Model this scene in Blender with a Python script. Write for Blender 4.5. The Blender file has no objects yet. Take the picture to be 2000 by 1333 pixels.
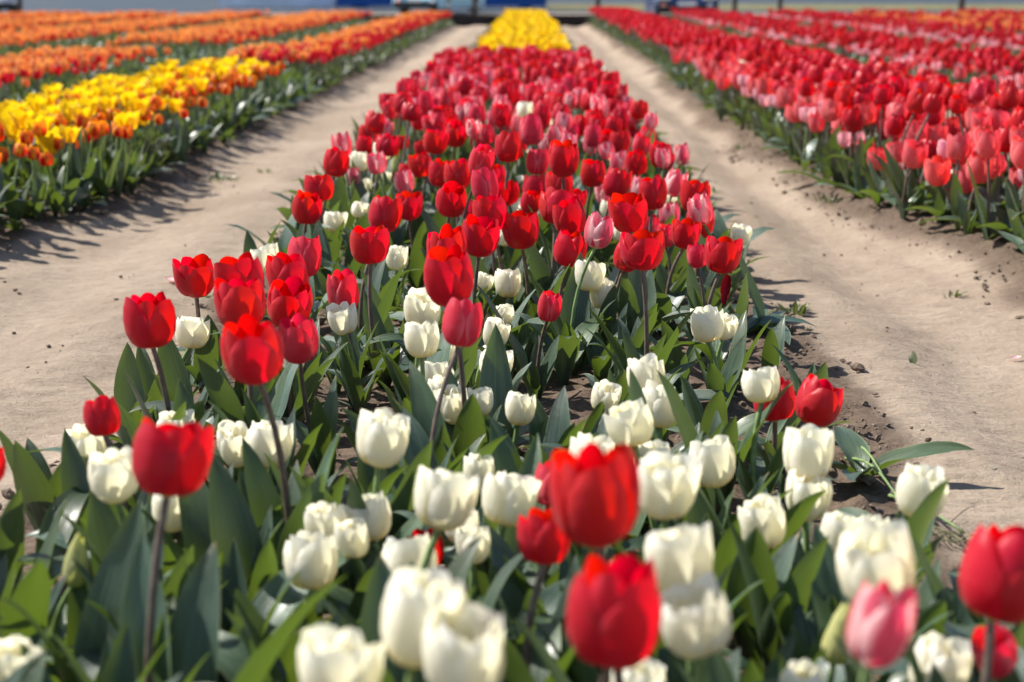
import bpy, math, random
import numpy as np
from mathutils import Vector, Matrix, Quaternion

# ------------------------------------------------------------------ camera, sky, sun, exposure
SC = bpy.context.scene
F = 2000 * 60.0 / 36.0                      # focal length in pixels of the 2000 px wide photograph
HCAM = 0.78
PITCH = math.atan((666.5 + 30) / F)
YAW = math.atan(30 / F)
cam_d = bpy.data.cameras.new('camera')
cam = bpy.data.objects.new('camera', cam_d)
SC.collection.objects.link(cam)
cam_d.lens = 60.0
cam_d.sensor_width = 36.0
cam_d.clip_start = 0.05
cam_d.clip_end = 6000.0
cam.location = (0, 0, HCAM)
cam.rotation_euler = (math.pi / 2 - PITCH, 0, YAW)
cam_d.dof.use_dof = True
cam_d.dof.focus_distance = 3.1
cam_d.dof.aperture_fstop = 4.6
cam_d.dof.aperture_blades = 0
SC.camera = cam

SUN_EL = math.radians(49)
SUN_AZ = math.radians(-68)                  # from the left, a little beyond the flowers
world = bpy.data.worlds.new('World')
SC.world = world
world.use_nodes = True
wn = world.node_tree
sky = wn.nodes.new('ShaderNodeTexSky')
sky.sky_type = 'NISHITA'
sky.sun_disc = False
sky.sun_elevation = SUN_EL
sky.sun_rotation = SUN_AZ
sky.air_density = 1.0
sky.dust_density = 0.8
bg = wn.nodes['Background']
bg.inputs['Strength'].default_value = 0.080
wn.links.new(sky.outputs['Color'], bg.inputs['Color'])
sun_d = bpy.data.lights.new('sun', 'SUN')
sun_d.energy = 4.6
sun_d.angle = math.radians(0.53)
sun_d.color = (1.0, 0.945, 0.86)
sun = bpy.data.objects.new('sun', sun_d)
SC.collection.objects.link(sun)
S = Vector((math.sin(SUN_AZ) * math.cos(SUN_EL), math.cos(SUN_AZ) * math.cos(SUN_EL), math.sin(SUN_EL)))
sun.rotation_euler = S.to_track_quat('Z', 'Y').to_euler()
sun.location = (-6, 3, 8)
SC.view_settings.view_transform = 'Standard'
SC.view_settings.look = 'None'
SC.view_settings.exposure = 0.96
SC.view_settings.gamma = 1.0
SC.view_settings.use_curve_mapping = False
SC.cycles.max_bounces = 8
SC.cycles.transmission_bounces = 4
SC.cycles.transparent_max_bounces = 4

RNG = np.random.default_rng(7)
random.seed(7)
COL = SC.collection
CM = Matrix.Translation(cam.location) @ cam.rotation_euler.to_matrix().to_4x4()


def at(px, py, zc):
    """the point seen at pixel (px, py) of the photograph at depth zc from the camera"""
    return CM @ Vector(((px - 1000) / F * zc, -(py - 666.5) / F * zc, -zc))


def project(x, y, z):
    """pixel column, row and depth of world points (arrays)"""
    inv = np.array(CM.inverted())
    p = np.stack([x, y, z, np.ones_like(x)], 0)
    c = inv @ p
    zc = -c[2]
    return 1000 + F * c[0] / zc, 666.5 - F * c[1] / zc, zc


# ------------------------------------------------------------------ helpers
def tag(o, label=None, cat=None, group=None, kind=None):
    if label: o['label'] = label
    if cat: o['category'] = cat
    if group: o['group'] = group
    if kind: o['kind'] = kind
    return o


def link(name, data, parent=None, loc=None, rot=None, scale=None):
    o = bpy.data.objects.new(name, data)
    COL.objects.link(o)
    if parent is not None: o.parent = parent
    if loc is not None: o.location = loc
    if rot is not None:
        o.rotation_mode = 'QUATERNION'
        o.rotation_quaternion = rot
    if scale is not None: o.scale = scale
    return o


def mesh(name, V, Fq, mats, uv=None, mi=None, smooth=True, attrs=None):
    """a mesh from arrays: V (n,3), Fq (m,4) quads or (m,3) triangles, uv per vertex, mi material per face"""
    me = bpy.data.meshes.new(name)
    V = np.asarray(V, np.float32)
    Fq = np.asarray(Fq, np.int32)
    k = Fq.shape[1]
    me.vertices.add(len(V))
    me.vertices.foreach_set('co', V.ravel())
    me.loops.add(Fq.size)
    me.loops.foreach_set('vertex_index', Fq.ravel())
    me.polygons.add(len(Fq))
    me.polygons.foreach_set('loop_start', np.arange(0, Fq.size, k, dtype=np.int32))
    for m in mats: me.materials.append(m)
    if mi is not None: me.polygons.foreach_set('material_index', np.asarray(mi, np.int32))
    me.polygons.foreach_set('use_smooth', np.full(len(Fq), smooth, bool))
    if uv is not None:
        l = me.uv_layers.new(name='UVMap')
        l.data.foreach_set('uv', np.asarray(uv, np.float32)[Fq.ravel()].ravel())
    for an, av in (attrs or {}).items():
        a = me.attributes.new(an, 'FLOAT', 'POINT')
        a.data.foreach_set('value', np.asarray(av, np.float32))
    me.update(calc_edges=True)
    me.validate()
    return me


def grid_quads(nu, nv, off=0):
    j, i = np.meshgrid(np.arange(nv), np.arange(nu), indexing='ij')
    a = (j * (nu + 1) + i).ravel() + off
    return np.stack([a, a + 1, a + nu + 2, a + nu + 1], 1)


class Bag:
    """collects quads of several pieces"""
    def __init__(s): s.V, s.Q, s.U, s.M, s.n = [], [], [], [], 0
    def add(s, V, Q, uv=None, m=0):
        V = np.asarray(V, float); Q = np.asarray(Q)
        if Q.shape[1] == 3: Q = np.concatenate([Q, Q[:, 2:]], 1)
        s.V.append(V); s.Q.append(Q + s.n); s.n += len(V)
        s.U.append(np.zeros((len(V), 2)) if uv is None else uv)
        s.M.append(np.full(len(Q), m))
        return s
    def arrays(s): return np.concatenate(s.V), np.concatenate(s.Q), np.concatenate(s.U), np.concatenate(s.M)
    def box(s, c, d, m=0, taper=1.0):
        x, y, z = d[0] / 2, d[1] / 2, d[2] / 2
        V = np.array([[-x, -y, -z], [x, -y, -z], [x, y, -z], [-x, y, -z], [-x * taper, -y * taper, z], [x * taper, -y * taper, z], [x * taper, y * taper, z], [-x * taper, y * taper, z]]) + np.array(c)
        return s.add(V, [[0, 3, 2, 1], [4, 5, 6, 7], [0, 1, 5, 4], [1, 2, 6, 5], [2, 3, 7, 6], [3, 0, 4, 7]], None, m)
    def tube(s, P, R, n=8, m=0, caps=True):
        P = np.asarray(P, float); R = np.broadcast_to(np.asarray(R, float), (len(P),))
        T = np.gradient(P, axis=0); T /= np.linalg.norm(T, axis=1)[:, None]
        ref = np.array([0, 1.0, 0]) if abs(T[0][1]) < .8 else np.array([1.0, 0, 0])
        A = np.cross(T, ref); A /= np.linalg.norm(A, axis=1)[:, None]
        B = np.cross(T, A)
        th = np.linspace(0, 2 * np.pi, n, endpoint=False)
        V = (P[:, None] + R[:, None, None] * (np.cos(th)[None, :, None] * A[:, None] + np.sin(th)[None, :, None] * B[:, None])).reshape(-1, 3)
        q = []
        for j in range(len(P) - 1):
            for i in range(n):
                a, b = j * n + i, j * n + (i + 1) % n
                q.append([a, a + n, b + n, b])
        uv = np.stack([np.tile(th / 6.2832, len(P)), np.repeat(np.linspace(0, 1, len(P)), n)], 1)
        if caps:
            V = np.concatenate([V, P[:1], P[-1:]]); k = len(P) * n
            uv = np.concatenate([uv, [[.5, 0], [.5, 1]]])
            for i in range(n):
                q.append([i, (i + 1) % n, k, k]); q.append([k - n + (i + 1) % n, k - n + i, k + 1, k + 1])
        return s.add(V, np.array(q), uv, m)
    def build(s, name, mats, parent=None, smooth=False, loc=None, rot=None, scale=None):
        V, Q, U, M = s.arrays()
        me = mesh_mixed(name, V, Q, mats, U, M, smooth)
        return link(name, me, parent, loc, rot, scale)


def mesh_mixed(name, V, Q, mats, U=None, M=None, smooth=True):
    """quads of which some repeat their last corner (triangles)"""
    me = bpy.data.meshes.new(name)
    faces = [tuple(q) if q[2] != q[3] else tuple(q[:3]) for q in np.asarray(Q).tolist()]
    me.from_pydata(np.asarray(V).tolist(), [], faces)
    for m in mats: me.materials.append(m)
    if M is not None: me.polygons.foreach_set('material_index', np.asarray(M, np.int32))
    me.polygons.foreach_set('use_smooth', np.full(len(faces), smooth, bool))
    if U is not None:
        l = me.uv_layers.new(name='UVMap')
        idx = np.empty(len(me.loops), np.int32); me.loops.foreach_get('vertex_index', idx)
        l.data.foreach_set('uv', np.asarray(U, np.float32)[idx].ravel())
    me.update()
    return me


def hash2(ix, iy, seed):
    h = (ix * 374761393 + iy * 668265263 + seed * 974634533) & 0xFFFFFFFF
    h = ((h ^ (h >> 13)) * 1274126177) & 0xFFFFFFFF
    return ((h ^ (h >> 16)) & 0xFFFF) / 65535.0


def noise(x, y, seed=0):
    """smooth value noise in [-1, 1]"""
    x = np.asarray(x, float); y = np.asarray(y, float)
    ix, iy = np.floor(x).astype(np.int64), np.floor(y).astype(np.int64)
    fx, fy = x - ix, y - iy
    fx, fy = fx * fx * (3 - 2 * fx), fy * fy * (3 - 2 * fy)
    a, b = hash2(ix, iy, seed), hash2(ix + 1, iy, seed)
    c, d = hash2(ix, iy + 1, seed), hash2(ix + 1, iy + 1, seed)
    return 2 * (a + (b - a) * fx + (c - a) * fy + (a - b - c + d) * fx * fy) - 1


def fbm(x, y, seed=0, octaves=3):
    s, a = 0, 1.0
    for k in range(octaves):
        s = s + a * noise(x * 2 ** k, y * 2 ** k, seed + k); a *= .5
    return s


def sstep(a, b, x):
    t = np.clip((x - a) / (b - a), 0, 1)
    return t * t * (3 - 2 * t)


# ------------------------------------------------------------------ materials
def new_mat(name):
    m = bpy.data.materials.new(name); m.use_nodes = True
    nt = m.node_tree; nt.nodes.clear()
    return m, nt


class NT:
    def __init__(s, nt): s.t = nt
    def n(s, typ, **kw):
        nd = s.t.nodes.new(typ)
        ins = kw.pop('ins', {})
        for k, v in kw.items(): setattr(nd, k, v)
        for k, v in ins.items(): s.put(nd.inputs[k], v)
        return nd
    def put(s, sock, v):
        if isinstance(v, bpy.types.NodeSocket): s.t.links.new(v, sock)
        elif isinstance(v, tuple) and len(v) == 3 and sock.type == 'RGBA': sock.default_value = (*v, 1)
        else: sock.default_value = v
    def math(s, op, a, b=0.0, c=0.0):
        nd = s.n('ShaderNodeMath', operation=op); s.put(nd.inputs[0], a); s.put(nd.inputs[1], b); s.put(nd.inputs[2], c)
        return nd.outputs[0]
    def ramp(s, x, a, b, lo=0.0, hi=1.0):
        nd = s.n('ShaderNodeMapRange', interpolation_type='SMOOTHSTEP')
        for i, v in enumerate((x, a, b, lo, hi)): s.put(nd.inputs[i], v)
        return nd.outputs[0]
    def mix(s, f, a, b, mode='MIX'):
        nd = s.n('ShaderNodeMix', data_type='RGBA', blend_type=mode)
        s.put(nd.inputs[0], f); s.put(nd.inputs[6], a); s.put(nd.inputs[7], b)
        return nd.outputs[2]
    def noise(s, vec, scale, detail=2.0, rough=.5):
        nd = s.n('ShaderNodeTexNoise', ins={'Scale': scale, 'Detail': detail, 'Roughness': rough})
        if vec is not None: s.put(nd.inputs['Vector'], vec)
        return nd.outputs['Fac']
    def mapping(s, vec, sc):
        nd = s.n('ShaderNodeMapping'); s.put(nd.inputs[0], vec); nd.inputs['Scale'].default_value = sc
        return nd.outputs[0]
    def rnd(s):
        """a number of the single plant: of its object, and of its place in a mass"""
        o = s.n('ShaderNodeObjectInfo').outputs['Random']
        a = s.n('ShaderNodeAttribute', attribute_name='rnd').outputs['Fac']
        return s.math('FRACT', s.math('ADD', o, a))


def petal_mat(name, mid, edge=None, bottom=None, e=(.5, .95), b=(.02, .16), bloom=None, bl=.3, trans=None, tf=.52, streak=.25, tip=None, rough=.42, var=.16):
    m, nt = new_mat(name); T = NT(nt)
    uv = T.n('ShaderNodeUVMap').outputs[0]
    sep = T.n('ShaderNodeSeparateXYZ'); T.put(sep.inputs[0], uv)
    u, v = sep.outputs[0], sep.outputs[1]
    d = T.math('ABSOLUTE', T.math('MULTIPLY_ADD', u, 2.0, -1.0))
    rnd = T.rnd()
    off = T.n('ShaderNodeCombineXYZ'); T.put(off.inputs[2], T.math('MULTIPLY', rnd, 17.0))
    va = T.n('ShaderNodeVectorMath', operation='ADD'); T.put(va.inputs[0], uv); T.put(va.inputs[1], off.outputs[0])
    st = T.noise(T.mapping(va.outputs[0], (26, 1.6, 1)), 1.0, 3, .6)
    blot = T.noise(T.mapping(va.outputs[0], (4, 3, 1)), 1.0, 2)
    col = T.mix(T.math('MULTIPLY', st, streak), mid, tuple(c * .62 for c in mid))
    if tip: col = T.mix(T.ramp(v, .55, 1.0), col, tip)
    if edge:
        f = T.math('ADD', d, T.math('MULTIPLY_ADD', st, .5, -.25))
        f = T.math('ADD', f, T.math('MULTIPLY_ADD', blot, .4, -.2))
        f = T.math('ADD', f, T.math('MULTIPLY_ADD', v, .25, -.12))
        col = T.mix(T.ramp(f, e[0], e[1]), col, edge)
    if bottom:
        f = T.math('ADD', v, T.math('MULTIPLY_ADD', st, .12, -.06))
        col = T.mix(T.ramp(f, b[0], b[1], 1.0, 0.0), col, bottom)
    hsv = T.n('ShaderNodeHueSaturation', ins={'Saturation': 1.0, 'Color': col})
    T.put(hsv.inputs['Value'], T.math('MULTIPLY_ADD', rnd, var, 1 - var / 2))
    T.put(hsv.inputs['Hue'], T.math('MULTIPLY_ADD', T.math('FRACT', T.math('MULTIPLY', rnd, 7.3)), .014, .493))
    col = hsv.outputs[0]
    outer = col
    if bloom:                                   # the waxy bloom on the outside of a petal
        lw = T.n('ShaderNodeNewGeometry').outputs['Backfacing']
        f = T.math('MULTIPLY', T.math('SUBTRACT', 1.0, lw), T.math('MULTIPLY_ADD', blot, .8, bl - .4))
        f = T.math('MAXIMUM', f, 0.0)
        outer = T.mix(f, col, bloom)
    bump = T.n('ShaderNodeBump', ins={'Strength': .4, 'Distance': .002, 'Height': st})
    pr = T.n('ShaderNodeBsdfPrincipled', ins={'Base Color': outer, 'Roughness': rough, 'Normal': bump.outputs[0]})
    pr.inputs['Specular IOR Level'].default_value = .35
    pr.inputs['Sheen Weight'].default_value = .12
    pr.inputs['Sheen Roughness'].default_value = .4
    tr = T.n('ShaderNodeBsdfTranslucent')
    T.put(tr.inputs['Color'], col if trans is None else T.mix(1.0, col, trans, 'MULTIPLY'))
    mx = T.n('ShaderNodeMixShader'); mx.inputs[0].default_value = tf
    T.put(mx.inputs[1], pr.outputs[0]); T.put(mx.inputs[2], tr.outputs[0])
    o = T.n('ShaderNodeOutputMaterial'); T.put(o.inputs[0], mx.outputs[0])
    return m


def leaf_mat(name, c0, c1, tc, tf=.3, rough=.42, spec=.5):
    m, nt = new_mat(name); T = NT(nt)
    uv = T.n('ShaderNodeUVMap').outputs[0]
    sep = T.n('ShaderNodeSeparateXYZ'); T.put(sep.inputs[0], uv)
    u, v = sep.outputs[0], sep.outputs[1]
    rnd = T.rnd()
    off = T.n('ShaderNodeCombineXYZ'); T.put(off.inputs[2], T.math('MULTIPLY', rnd, 23.0))
    va = T.n('ShaderNodeVectorMath', operation='ADD'); T.put(va.inputs[0], uv); T.put(va.inputs[1], off.outputs[0])
    vein = T.noise(T.mapping(va.outputs[0], (34, .7, 1)), 1.0, 2, .6)
    blot = T.noise(T.mapping(va.outputs[0], (3, 4, 1)), 1.0, 4, .6)
    f = T.math('ADD', T.math('MULTIPLY', vein, .45), T.math('MULTIPLY', blot, .55))
    col = T.mix(T.ramp(f, .28, .72), c0, c1)
    d = T.math('ABSOLUTE', T.math('MULTIPLY_ADD', u, 2.0, -1.0))
    col = T.mix(T.ramp(d, .93, .99, 0.0, .55), col, (.32, .36, .16))
    speck = T.ramp(T.noise(T.mapping(va.outputs[0], (24, 50, 1)), 1.0, 3, .7), .68, .76, 0.0, .35)
    col = T.mix(speck, col, (.27, .22, .15))                                            # dust and soil splashes
    tipv = T.math('ADD', v, T.math('MULTIPLY_ADD', T.math('FRACT', T.math('MULTIPLY', rnd, 3.1)), .16, -.14))
    col = T.mix(T.ramp(T.math('MULTIPLY_ADD', blot, .10, tipv), .99, 1.06, 0.0, .85), col, (.30, .23, .11))      # withered tips
    col = T.mix(T.ramp(vein, .52, .66, 0.0, .30), col, tuple(min(1, c * 1.7) for c in c1))
    hsv = T.n('ShaderNodeHueSaturation', ins={'Color': col})
    T.put(hsv.inputs['Value'], T.math('MULTIPLY_ADD', rnd, .6, .72))
    T.put(hsv.inputs['Hue'], T.math('MULTIPLY_ADD', T.math('FRACT', T.math('MULTIPLY', rnd, 5.7)), .04, .48))
    bump = T.n('ShaderNodeBump', ins={'Strength': .6, 'Distance': .003, 'Height': vein})
    pr = T.n('ShaderNodeBsdfPrincipled', ins={'Base Color': hsv.outputs[0], 'Normal': bump.outputs[0]})
    T.put(pr.inputs['Roughness'], T.math('MULTIPLY_ADD', blot, .25, rough - .12))
    pr.inputs['Specular IOR Level'].default_value = spec
    pr.inputs['Coat Weight'].default_value = .45
    pr.inputs['Coat Roughness'].default_value = .30
    tr = T.n('ShaderNodeBsdfTranslucent')
    T.put(tr.inputs['Color'], T.mix(T.math('MULTIPLY_ADD', vein, .6, 0.0), tc, tuple(c * .55 for c in tc)))
    mx = T.n('ShaderNodeMixShader'); mx.inputs[0].default_value = tf
    T.put(mx.inputs[1], pr.outputs[0]); T.put(mx.inputs[2], tr.outputs[0])
    o = T.n('ShaderNodeOutputMaterial'); T.put(o.inputs[0], mx.outputs[0])
    return m


def plain(name, col, rough=.6, spec=.3, metal=0.0, vary=.12, scale=12.0, bump=.0, emit=None, col2=None):
    m, nt = new_mat(name); T = NT(nt)
    tc = T.n('ShaderNodeTexCoord').outputs['Object']
    nz = T.noise(tc, scale, 4, .6)
    c = T.mix(T.ramp(nz, .3, .7), tuple(x * (1 - vary) for x in col), col2 or tuple(min(1, x * (1 + vary)) for x in col))
    pr = T.n('ShaderNodeBsdfPrincipled', ins={'Base Color': c, 'Roughness': rough, 'Metallic': metal})
    pr.inputs['Specular IOR Level'].default_value = spec
    if bump:
        b = T.n('ShaderNodeBump', ins={'Strength': bump, 'Distance': .02, 'Height': nz}); T.put(pr.inputs['Normal'], b.outputs[0])
    if emit:
        pr.inputs['Emission Color'].default_value = (*col, 1); pr.inputs['Emission Strength'].default_value = emit
    o = T.n('ShaderNodeOutputMaterial'); T.put(o.inputs[0], pr.outputs[0])
    return m


PM = {
    'R': petal_mat('red_petal', (.70, .003, .009), bottom=(.88, .66, .46), b=(.0, .07), bloom=(.62, .035, .07), bl=.5, trans=(1.15, .55, .75), edge=(.74, .10, .12), e=(.95, 1.2), streak=.45, rough=.38),
    'K': petal_mat('crimson_petal', (.68, .014, .050), bottom=(.9, .70, .54), b=(.0, .10), bloom=(.76, .10, .16), bl=.5, trans=(1.25, .9, .9), edge=(.88, .40, .43), e=(.62, 1.1), streak=.4),
    'S': petal_mat('striped_petal', (.70, .055, .12), edge=(.92, .83, .80), e=(.32, .80), bottom=(.82, .72, .42), b=(.03, .16), bloom=(.80, .34, .40), bl=.35, trans=(1.2, 1, .95)),
    'W': petal_mat('white_petal', (.92, .905, .82), edge=(.95, .945, .91), e=(.35, .85), bottom=(.88, .71, .24), b=(.0, .40), trans=(1.03, .98, .74), tip=(.94, .94, .92), tf=.52, var=.05, streak=.14),
    'P': petal_mat('bud_petal', (.62, .64, .30), edge=(.74, .72, .42), bottom=(.35, .45, .14), b=(.0, .4), trans=(1, 1, .5)),
    'C': petal_mat('coral_petal', (.72, .055, .075), edge=(.85, .27, .28), e=(.4, 1.0), bottom=(.88, .70, .30), b=(.0, .14), bloom=(.86, .27, .29), bl=.55, trans=(1.2, .9, .8)),
    'L': petal_mat('pale_pink_petal', (.83, .40, .48), edge=(.90, .68, .70), e=(.4, .9), bottom=(.86, .76, .42), b=(.02, .22), trans=(1.1, 1, .95)),
    'Y': petal_mat('yellow_petal', (.88, .62, .012), edge=(.92, .72, .03), bottom=(.82, .44, .02), b=(.0, .15), trans=(1.05, .97, .4)),
    'O': petal_mat('orange_petal', (.60, .028, .008), edge=(.92, .50, .03), e=(.35, .8), tip=(.88, .34, .02), trans=(1.2, 1, .6)),
    'T': petal_mat('apricot_petal', (.76, .09, .020), edge=(.91, .47, .13), e=(.2, .75), tip=(.90, .42, .12), bloom=(.88, .40, .17), bl=.45, trans=(1.1, 1, .7)),
}
M_LEAF = [leaf_mat('tulip_leaf', (.032, .070, .044), (.094, .146, .108), (.15, .225, .022)),
          leaf_mat('tulip_leaf_green', (.032, .072, .032), (.086, .138, .076), (.16, .245, .020))]
M_STEM_DARK = plain('dark_stem', (.15, .092, .085), .45, .4, vary=.35, scale=60, col2=(.16, .125, .095))
M_STEM = plain('green_stem', (.16, .24, .085), .5, .4, vary=.25, scale=60)
M_PISTIL = plain('pistil', (.42, .44, .14), .6)
M_STAMEN = plain('stamen', (.035, .020, .030), .7)

# ------------------------------------------------------------------ tulip shapes (one flower is 1 wide)
VK = np.array([0, .08, .2, .4, .6, .8, 1.0])
HW = np.array([.42, .55, .80, 1.0, 1.05, 1.02, .86])
SHAPES = {
    'R': dict(asp=1.02, r=[.10, .47, .78, 1.0, 1.03, .97, .82], z=[0, .015, .09, .32, .57, .81, 1.0], tuck=.17, drop=.42, point=.012, ruff=.012, inner=.87, open=.12),
    'K': dict(asp=1.16, r=[.10, .45, .76, .97, 1.0, .94, .78], z=[0, .015, .09, .30, .55, .79, 1.0], tuck=.16, drop=.34, point=.015, ruff=.010, inner=.86, open=.04),
    'S': dict(asp=1.16, r=[.10, .42, .72, .95, 1.0, .95, .84], z=[0, .02, .10, .32, .57, .80, 1.0], tuck=.14, drop=.36, point=.05, ruff=.015, inner=.86, open=.06),
    'W': dict(asp=.98, r=[.10, .44, .75, .97, 1.03, 1.0, .93], z=[0, .012, .085, .31, .57, .80, 1.0], tuck=.21, drop=.26, point=-.012, ruff=.036, inner=.82, open=.13),
    'P': dict(asp=1.95, r=[.12, .55, .85, 1.0, .92, .68, .28], z=[0, .02, .09, .28, .52, .78, 1.0], tuck=.05, drop=.2, point=.03, ruff=.0, inner=.9, open=.01),
    'C': dict(asp=1.05, r=[.10, .43, .74, .98, 1.04, 1.02, .98], z=[0, .015, .09, .32, .57, .80, 1.0], tuck=.13, drop=.34, point=.03, ruff=.02, inner=.86, open=.12),
    'L': dict(asp=1.0, r=[.10, .42, .72, .95, 1.03, 1.04, 1.02], z=[0, .015, .09, .32, .57, .80, 1.0], tuck=.12, drop=.38, point=.06, ruff=.03, inner=.86, open=.18),
    'Y': dict(asp=1.02, r=[.10, .36, .60, .80, .92, 1.04, 1.16], z=[0, .02, .11, .34, .58, .80, 1.0], tuck=.10, drop=.38, point=.05, ruff=.04, inner=.88, open=.24),
    'O': dict(asp=1.0, r=[.10, .48, .80, 1.0, 1.0, .90, .70], z=[0, .012, .08, .30, .56, .80, 1.0], tuck=.12, drop=.28, point=.04, ruff=.015, inner=.86, open=.06),
    'T': dict(asp=1.05, r=[.10, .45, .76, .98, 1.0, .92, .80], z=[0, .015, .09, .32, .57, .80, 1.0], tuck=.12, drop=.28, point=.04, ruff=.015, inner=.86, open=.10),
}


def petal(kind, phi, inner, rng, nu, nv, extra_open=0.0):
    p = SHAPES[kind]
    u = np.linspace(-1, 1, nu + 1)
    v = np.linspace(0, 1, nv + 1)
    if nv > 6: v = v ** .92
    U, Vv = np.meshgrid(u, v)
    op = rng.uniform(-.4, 1.0) * p['open'] + extra_open
    asp = p['asp'] * (1.03 if inner else 1.0) * rng.uniform(.93, 1.05)
    r = np.interp(Vv, VK, p['r']) * .5 * (p['inner'] if inner else 1.0) * rng.uniform(.96, 1.04)
    hw = np.interp(Vv, VK, HW) * (.92 if inner else 1.0)
    z = np.interp(Vv, VK, p['z'])
    au = np.abs(U)
    lean = rng.uniform(-.25, .25)
    z = z - p['drop'] * (1 - np.sqrt(1 - .97 * au ** 2.1)) * Vv ** 2.4 + p['point'] * np.exp(-(U / .2) ** 2) * Vv ** 8 + lean * .10 * U * Vv ** 3
    p1, p2, p3 = rng.uniform(0, 6.28, 3)
    z = z + p['ruff'] * (np.sin(3.6 * U + p1) + .35 * np.sin(8.3 * U + p2)) * Vv ** 5
    r = r - p['tuck'] * U ** 2 * .5 * (.3 + .7 * Vv)
    r = r + op * .5 * Vv ** 2.2
    r = r + p['ruff'] * .8 * np.sin(5.3 * U + p3) * Vv ** 4
    r = r - .011 * np.exp(-(U / .11) ** 2) * Vv * (1.15 - Vv) * 3 + .006 * np.cos(U * 9 + p1) * Vv
    if kind == 'W': r = r - .035 * sstep(.78, 1.0, Vv) * rng.uniform(-.6, 1.6) * (1 + .6 * np.cos(3 * U + p2))
    th = phi + U * hw + rng.uniform(-.06, .06) + lean * .25 * Vv ** 2
    r = np.maximum(r, .02)
    P = np.stack([r * np.cos(th), r * np.sin(th), z * asp], -1).reshape(-1, 3)
    uv = np.stack([(U + 1) / 2, Vv], -1).reshape(-1, 2)
    return P, grid_quads(nu, nv), uv


def petals(kind, seed, nu, nv, wide=0.0):
    rng = np.random.default_rng(seed)
    out = []
    for k in range(6):
        inner = k % 2 == 1
        out.append(petal(kind, k * math.pi / 3 + rng.uniform(-.08, .08), inner, rng, nu, nv, wide * (1 if not inner else .7) * rng.uniform(.6, 1.3)))
    if kind == 'W' and nu > 4:                  # white tulips carry crumpled extra petals inside
        for k in range(3):
            P, q, uv = petal(kind, k * 2.1 + .5 + rng.uniform(-.3, .3), True, rng, nu, nv, 0.0)
            P = P * np.array([.78, .78, rng.uniform(.88, .99)])
            out.append((P, q, uv))
    return out


def heart(kind):
    """receptacle, pistil and six stamens"""
    a = SHAPES[kind]['asp']
    b = Bag()
    b.tube([(0, 0, -.03), (0, 0, .0), (0, 0, .05), (0, 0, .08)], [.05, .085, .12, .05], 8, 0)
    b.tube([(0, 0, .05), (0, 0, .28 * a), (0, 0, .42 * a), (0, 0, .47 * a)], [.07, .085, .075, .11], 8, 0)
    for k in range(6):
        t = k * math.pi / 3 + .3
        c, s = math.cos(t), math.sin(t)
        b.tube([(.09 * c, .09 * s, .05), (.15 * c, .15 * s, .2 * a)], .014, 5, 0)
        b.tube([(.15 * c, .15 * s, .2 * a), (.18 * c, .18 * s, .3 * a), (.19 * c, .19 * s, .42 * a)], [.026, .036, .02], 5, 1)
    return b


def leaf(seed, nu, nv, kind='up'):
    """a broad tulip leaf of length 1 that leans towards +X"""
    rng = np.random.default_rng(seed)
    t = np.linspace(0, 1, nv + 1)
    if kind == 'up': a0, a1, pw = rng.uniform(.10, .30), rng.uniform(.30, .95), rng.uniform(1.0, 2.2)
    elif kind == 'arch': a0, a1, pw = rng.uniform(.20, .45), rng.uniform(1.3, 2.2), rng.uniform(1.3, 2.4)
    else: a0, a1, pw = rng.uniform(.7, 1.0), rng.uniform(1.5, 2.0), rng.uniform(.8, 1.4)
    ang = a0 + (a1 - a0) * t ** pw
    dt = 1.0 / nv
    am = (ang[:-1] + ang[1:]) / 2
    cx = np.concatenate([[0], np.cumsum(np.sin(am) * dt)]); cz = np.concatenate([[0], np.cumsum(np.cos(am) * dt)])
    hw = rng.uniform(.098, .150)
    w = hw * np.interp(t, [0, .08, .2, .38, .55, .72, .86, .95, 1], [.42, .52, .80, 1.0, .97, .76, .46, .2, .012])
    fold = np.interp(t, [0, .12, .4, .75, 1], [1.1, .75, .36, .22, .45]) * rng.uniform(.7, 1.25)
    tw = rng.uniform(-.55, .55) * t ** 1.4
    s = np.linspace(-1, 1, nu + 1)
    ph = rng.uniform(0, 6.28, 2)
    amp = rng.uniform(.005, .030)
    V, UV = [], []
    side = rng.uniform(-.10, .10)
    for j in range(nv + 1):
        n = np.array([-math.cos(ang[j]), 0, math.sin(ang[j])]); l = np.array([0, 1.0, 0])
        c, sn = math.cos(tw[j]), math.sin(tw[j])
        l2, n2 = l * c + n * sn, n * c - l * sn
        for x in s:
            f = fold[j] * abs(x)
            wave = amp * math.sin(9 * t[j] + ph[0 if x < 0 else 1]) * x * x * math.sin(math.pi * min(1, t[j] * 1.1)) if t[j] < .9 else 0
            p = np.array([cx[j], side * t[j] ** 2, cz[j]]) + l2 * x * w[j] * math.cos(f * .8) + n2 * (abs(x) * w[j] * math.sin(f) + wave)
            V.append(p); UV.append(((x + 1) / 2, t[j]))
    return np.array(V), grid_quads(nu, nv), np.array(UV)


LEAVES = {}                                     # shared leaf meshes, near plants
for kd, cnt in (('up', 10), ('arch', 7), ('low', 4)):
    LEAVES[kd] = []
    for i in range(cnt):
        V, Q, uv = leaf(100 + i + 37 * len(kd), 6, 16, kd)
        LEAVES[kd].append(mesh('leaf', V, Q, [M_LEAF[i % 2]], uv))
MID_LEAVES = {kd: [mesh('leaf', *leaf(100 + i + 37 * len(kd), 2, 7, kd)[:2], [M_LEAF[i % 2]], leaf(100 + i + 37 * len(kd), 2, 7, kd)[2]) for i in range(6)] for kd in ('up', 'arch', 'low')}

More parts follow.
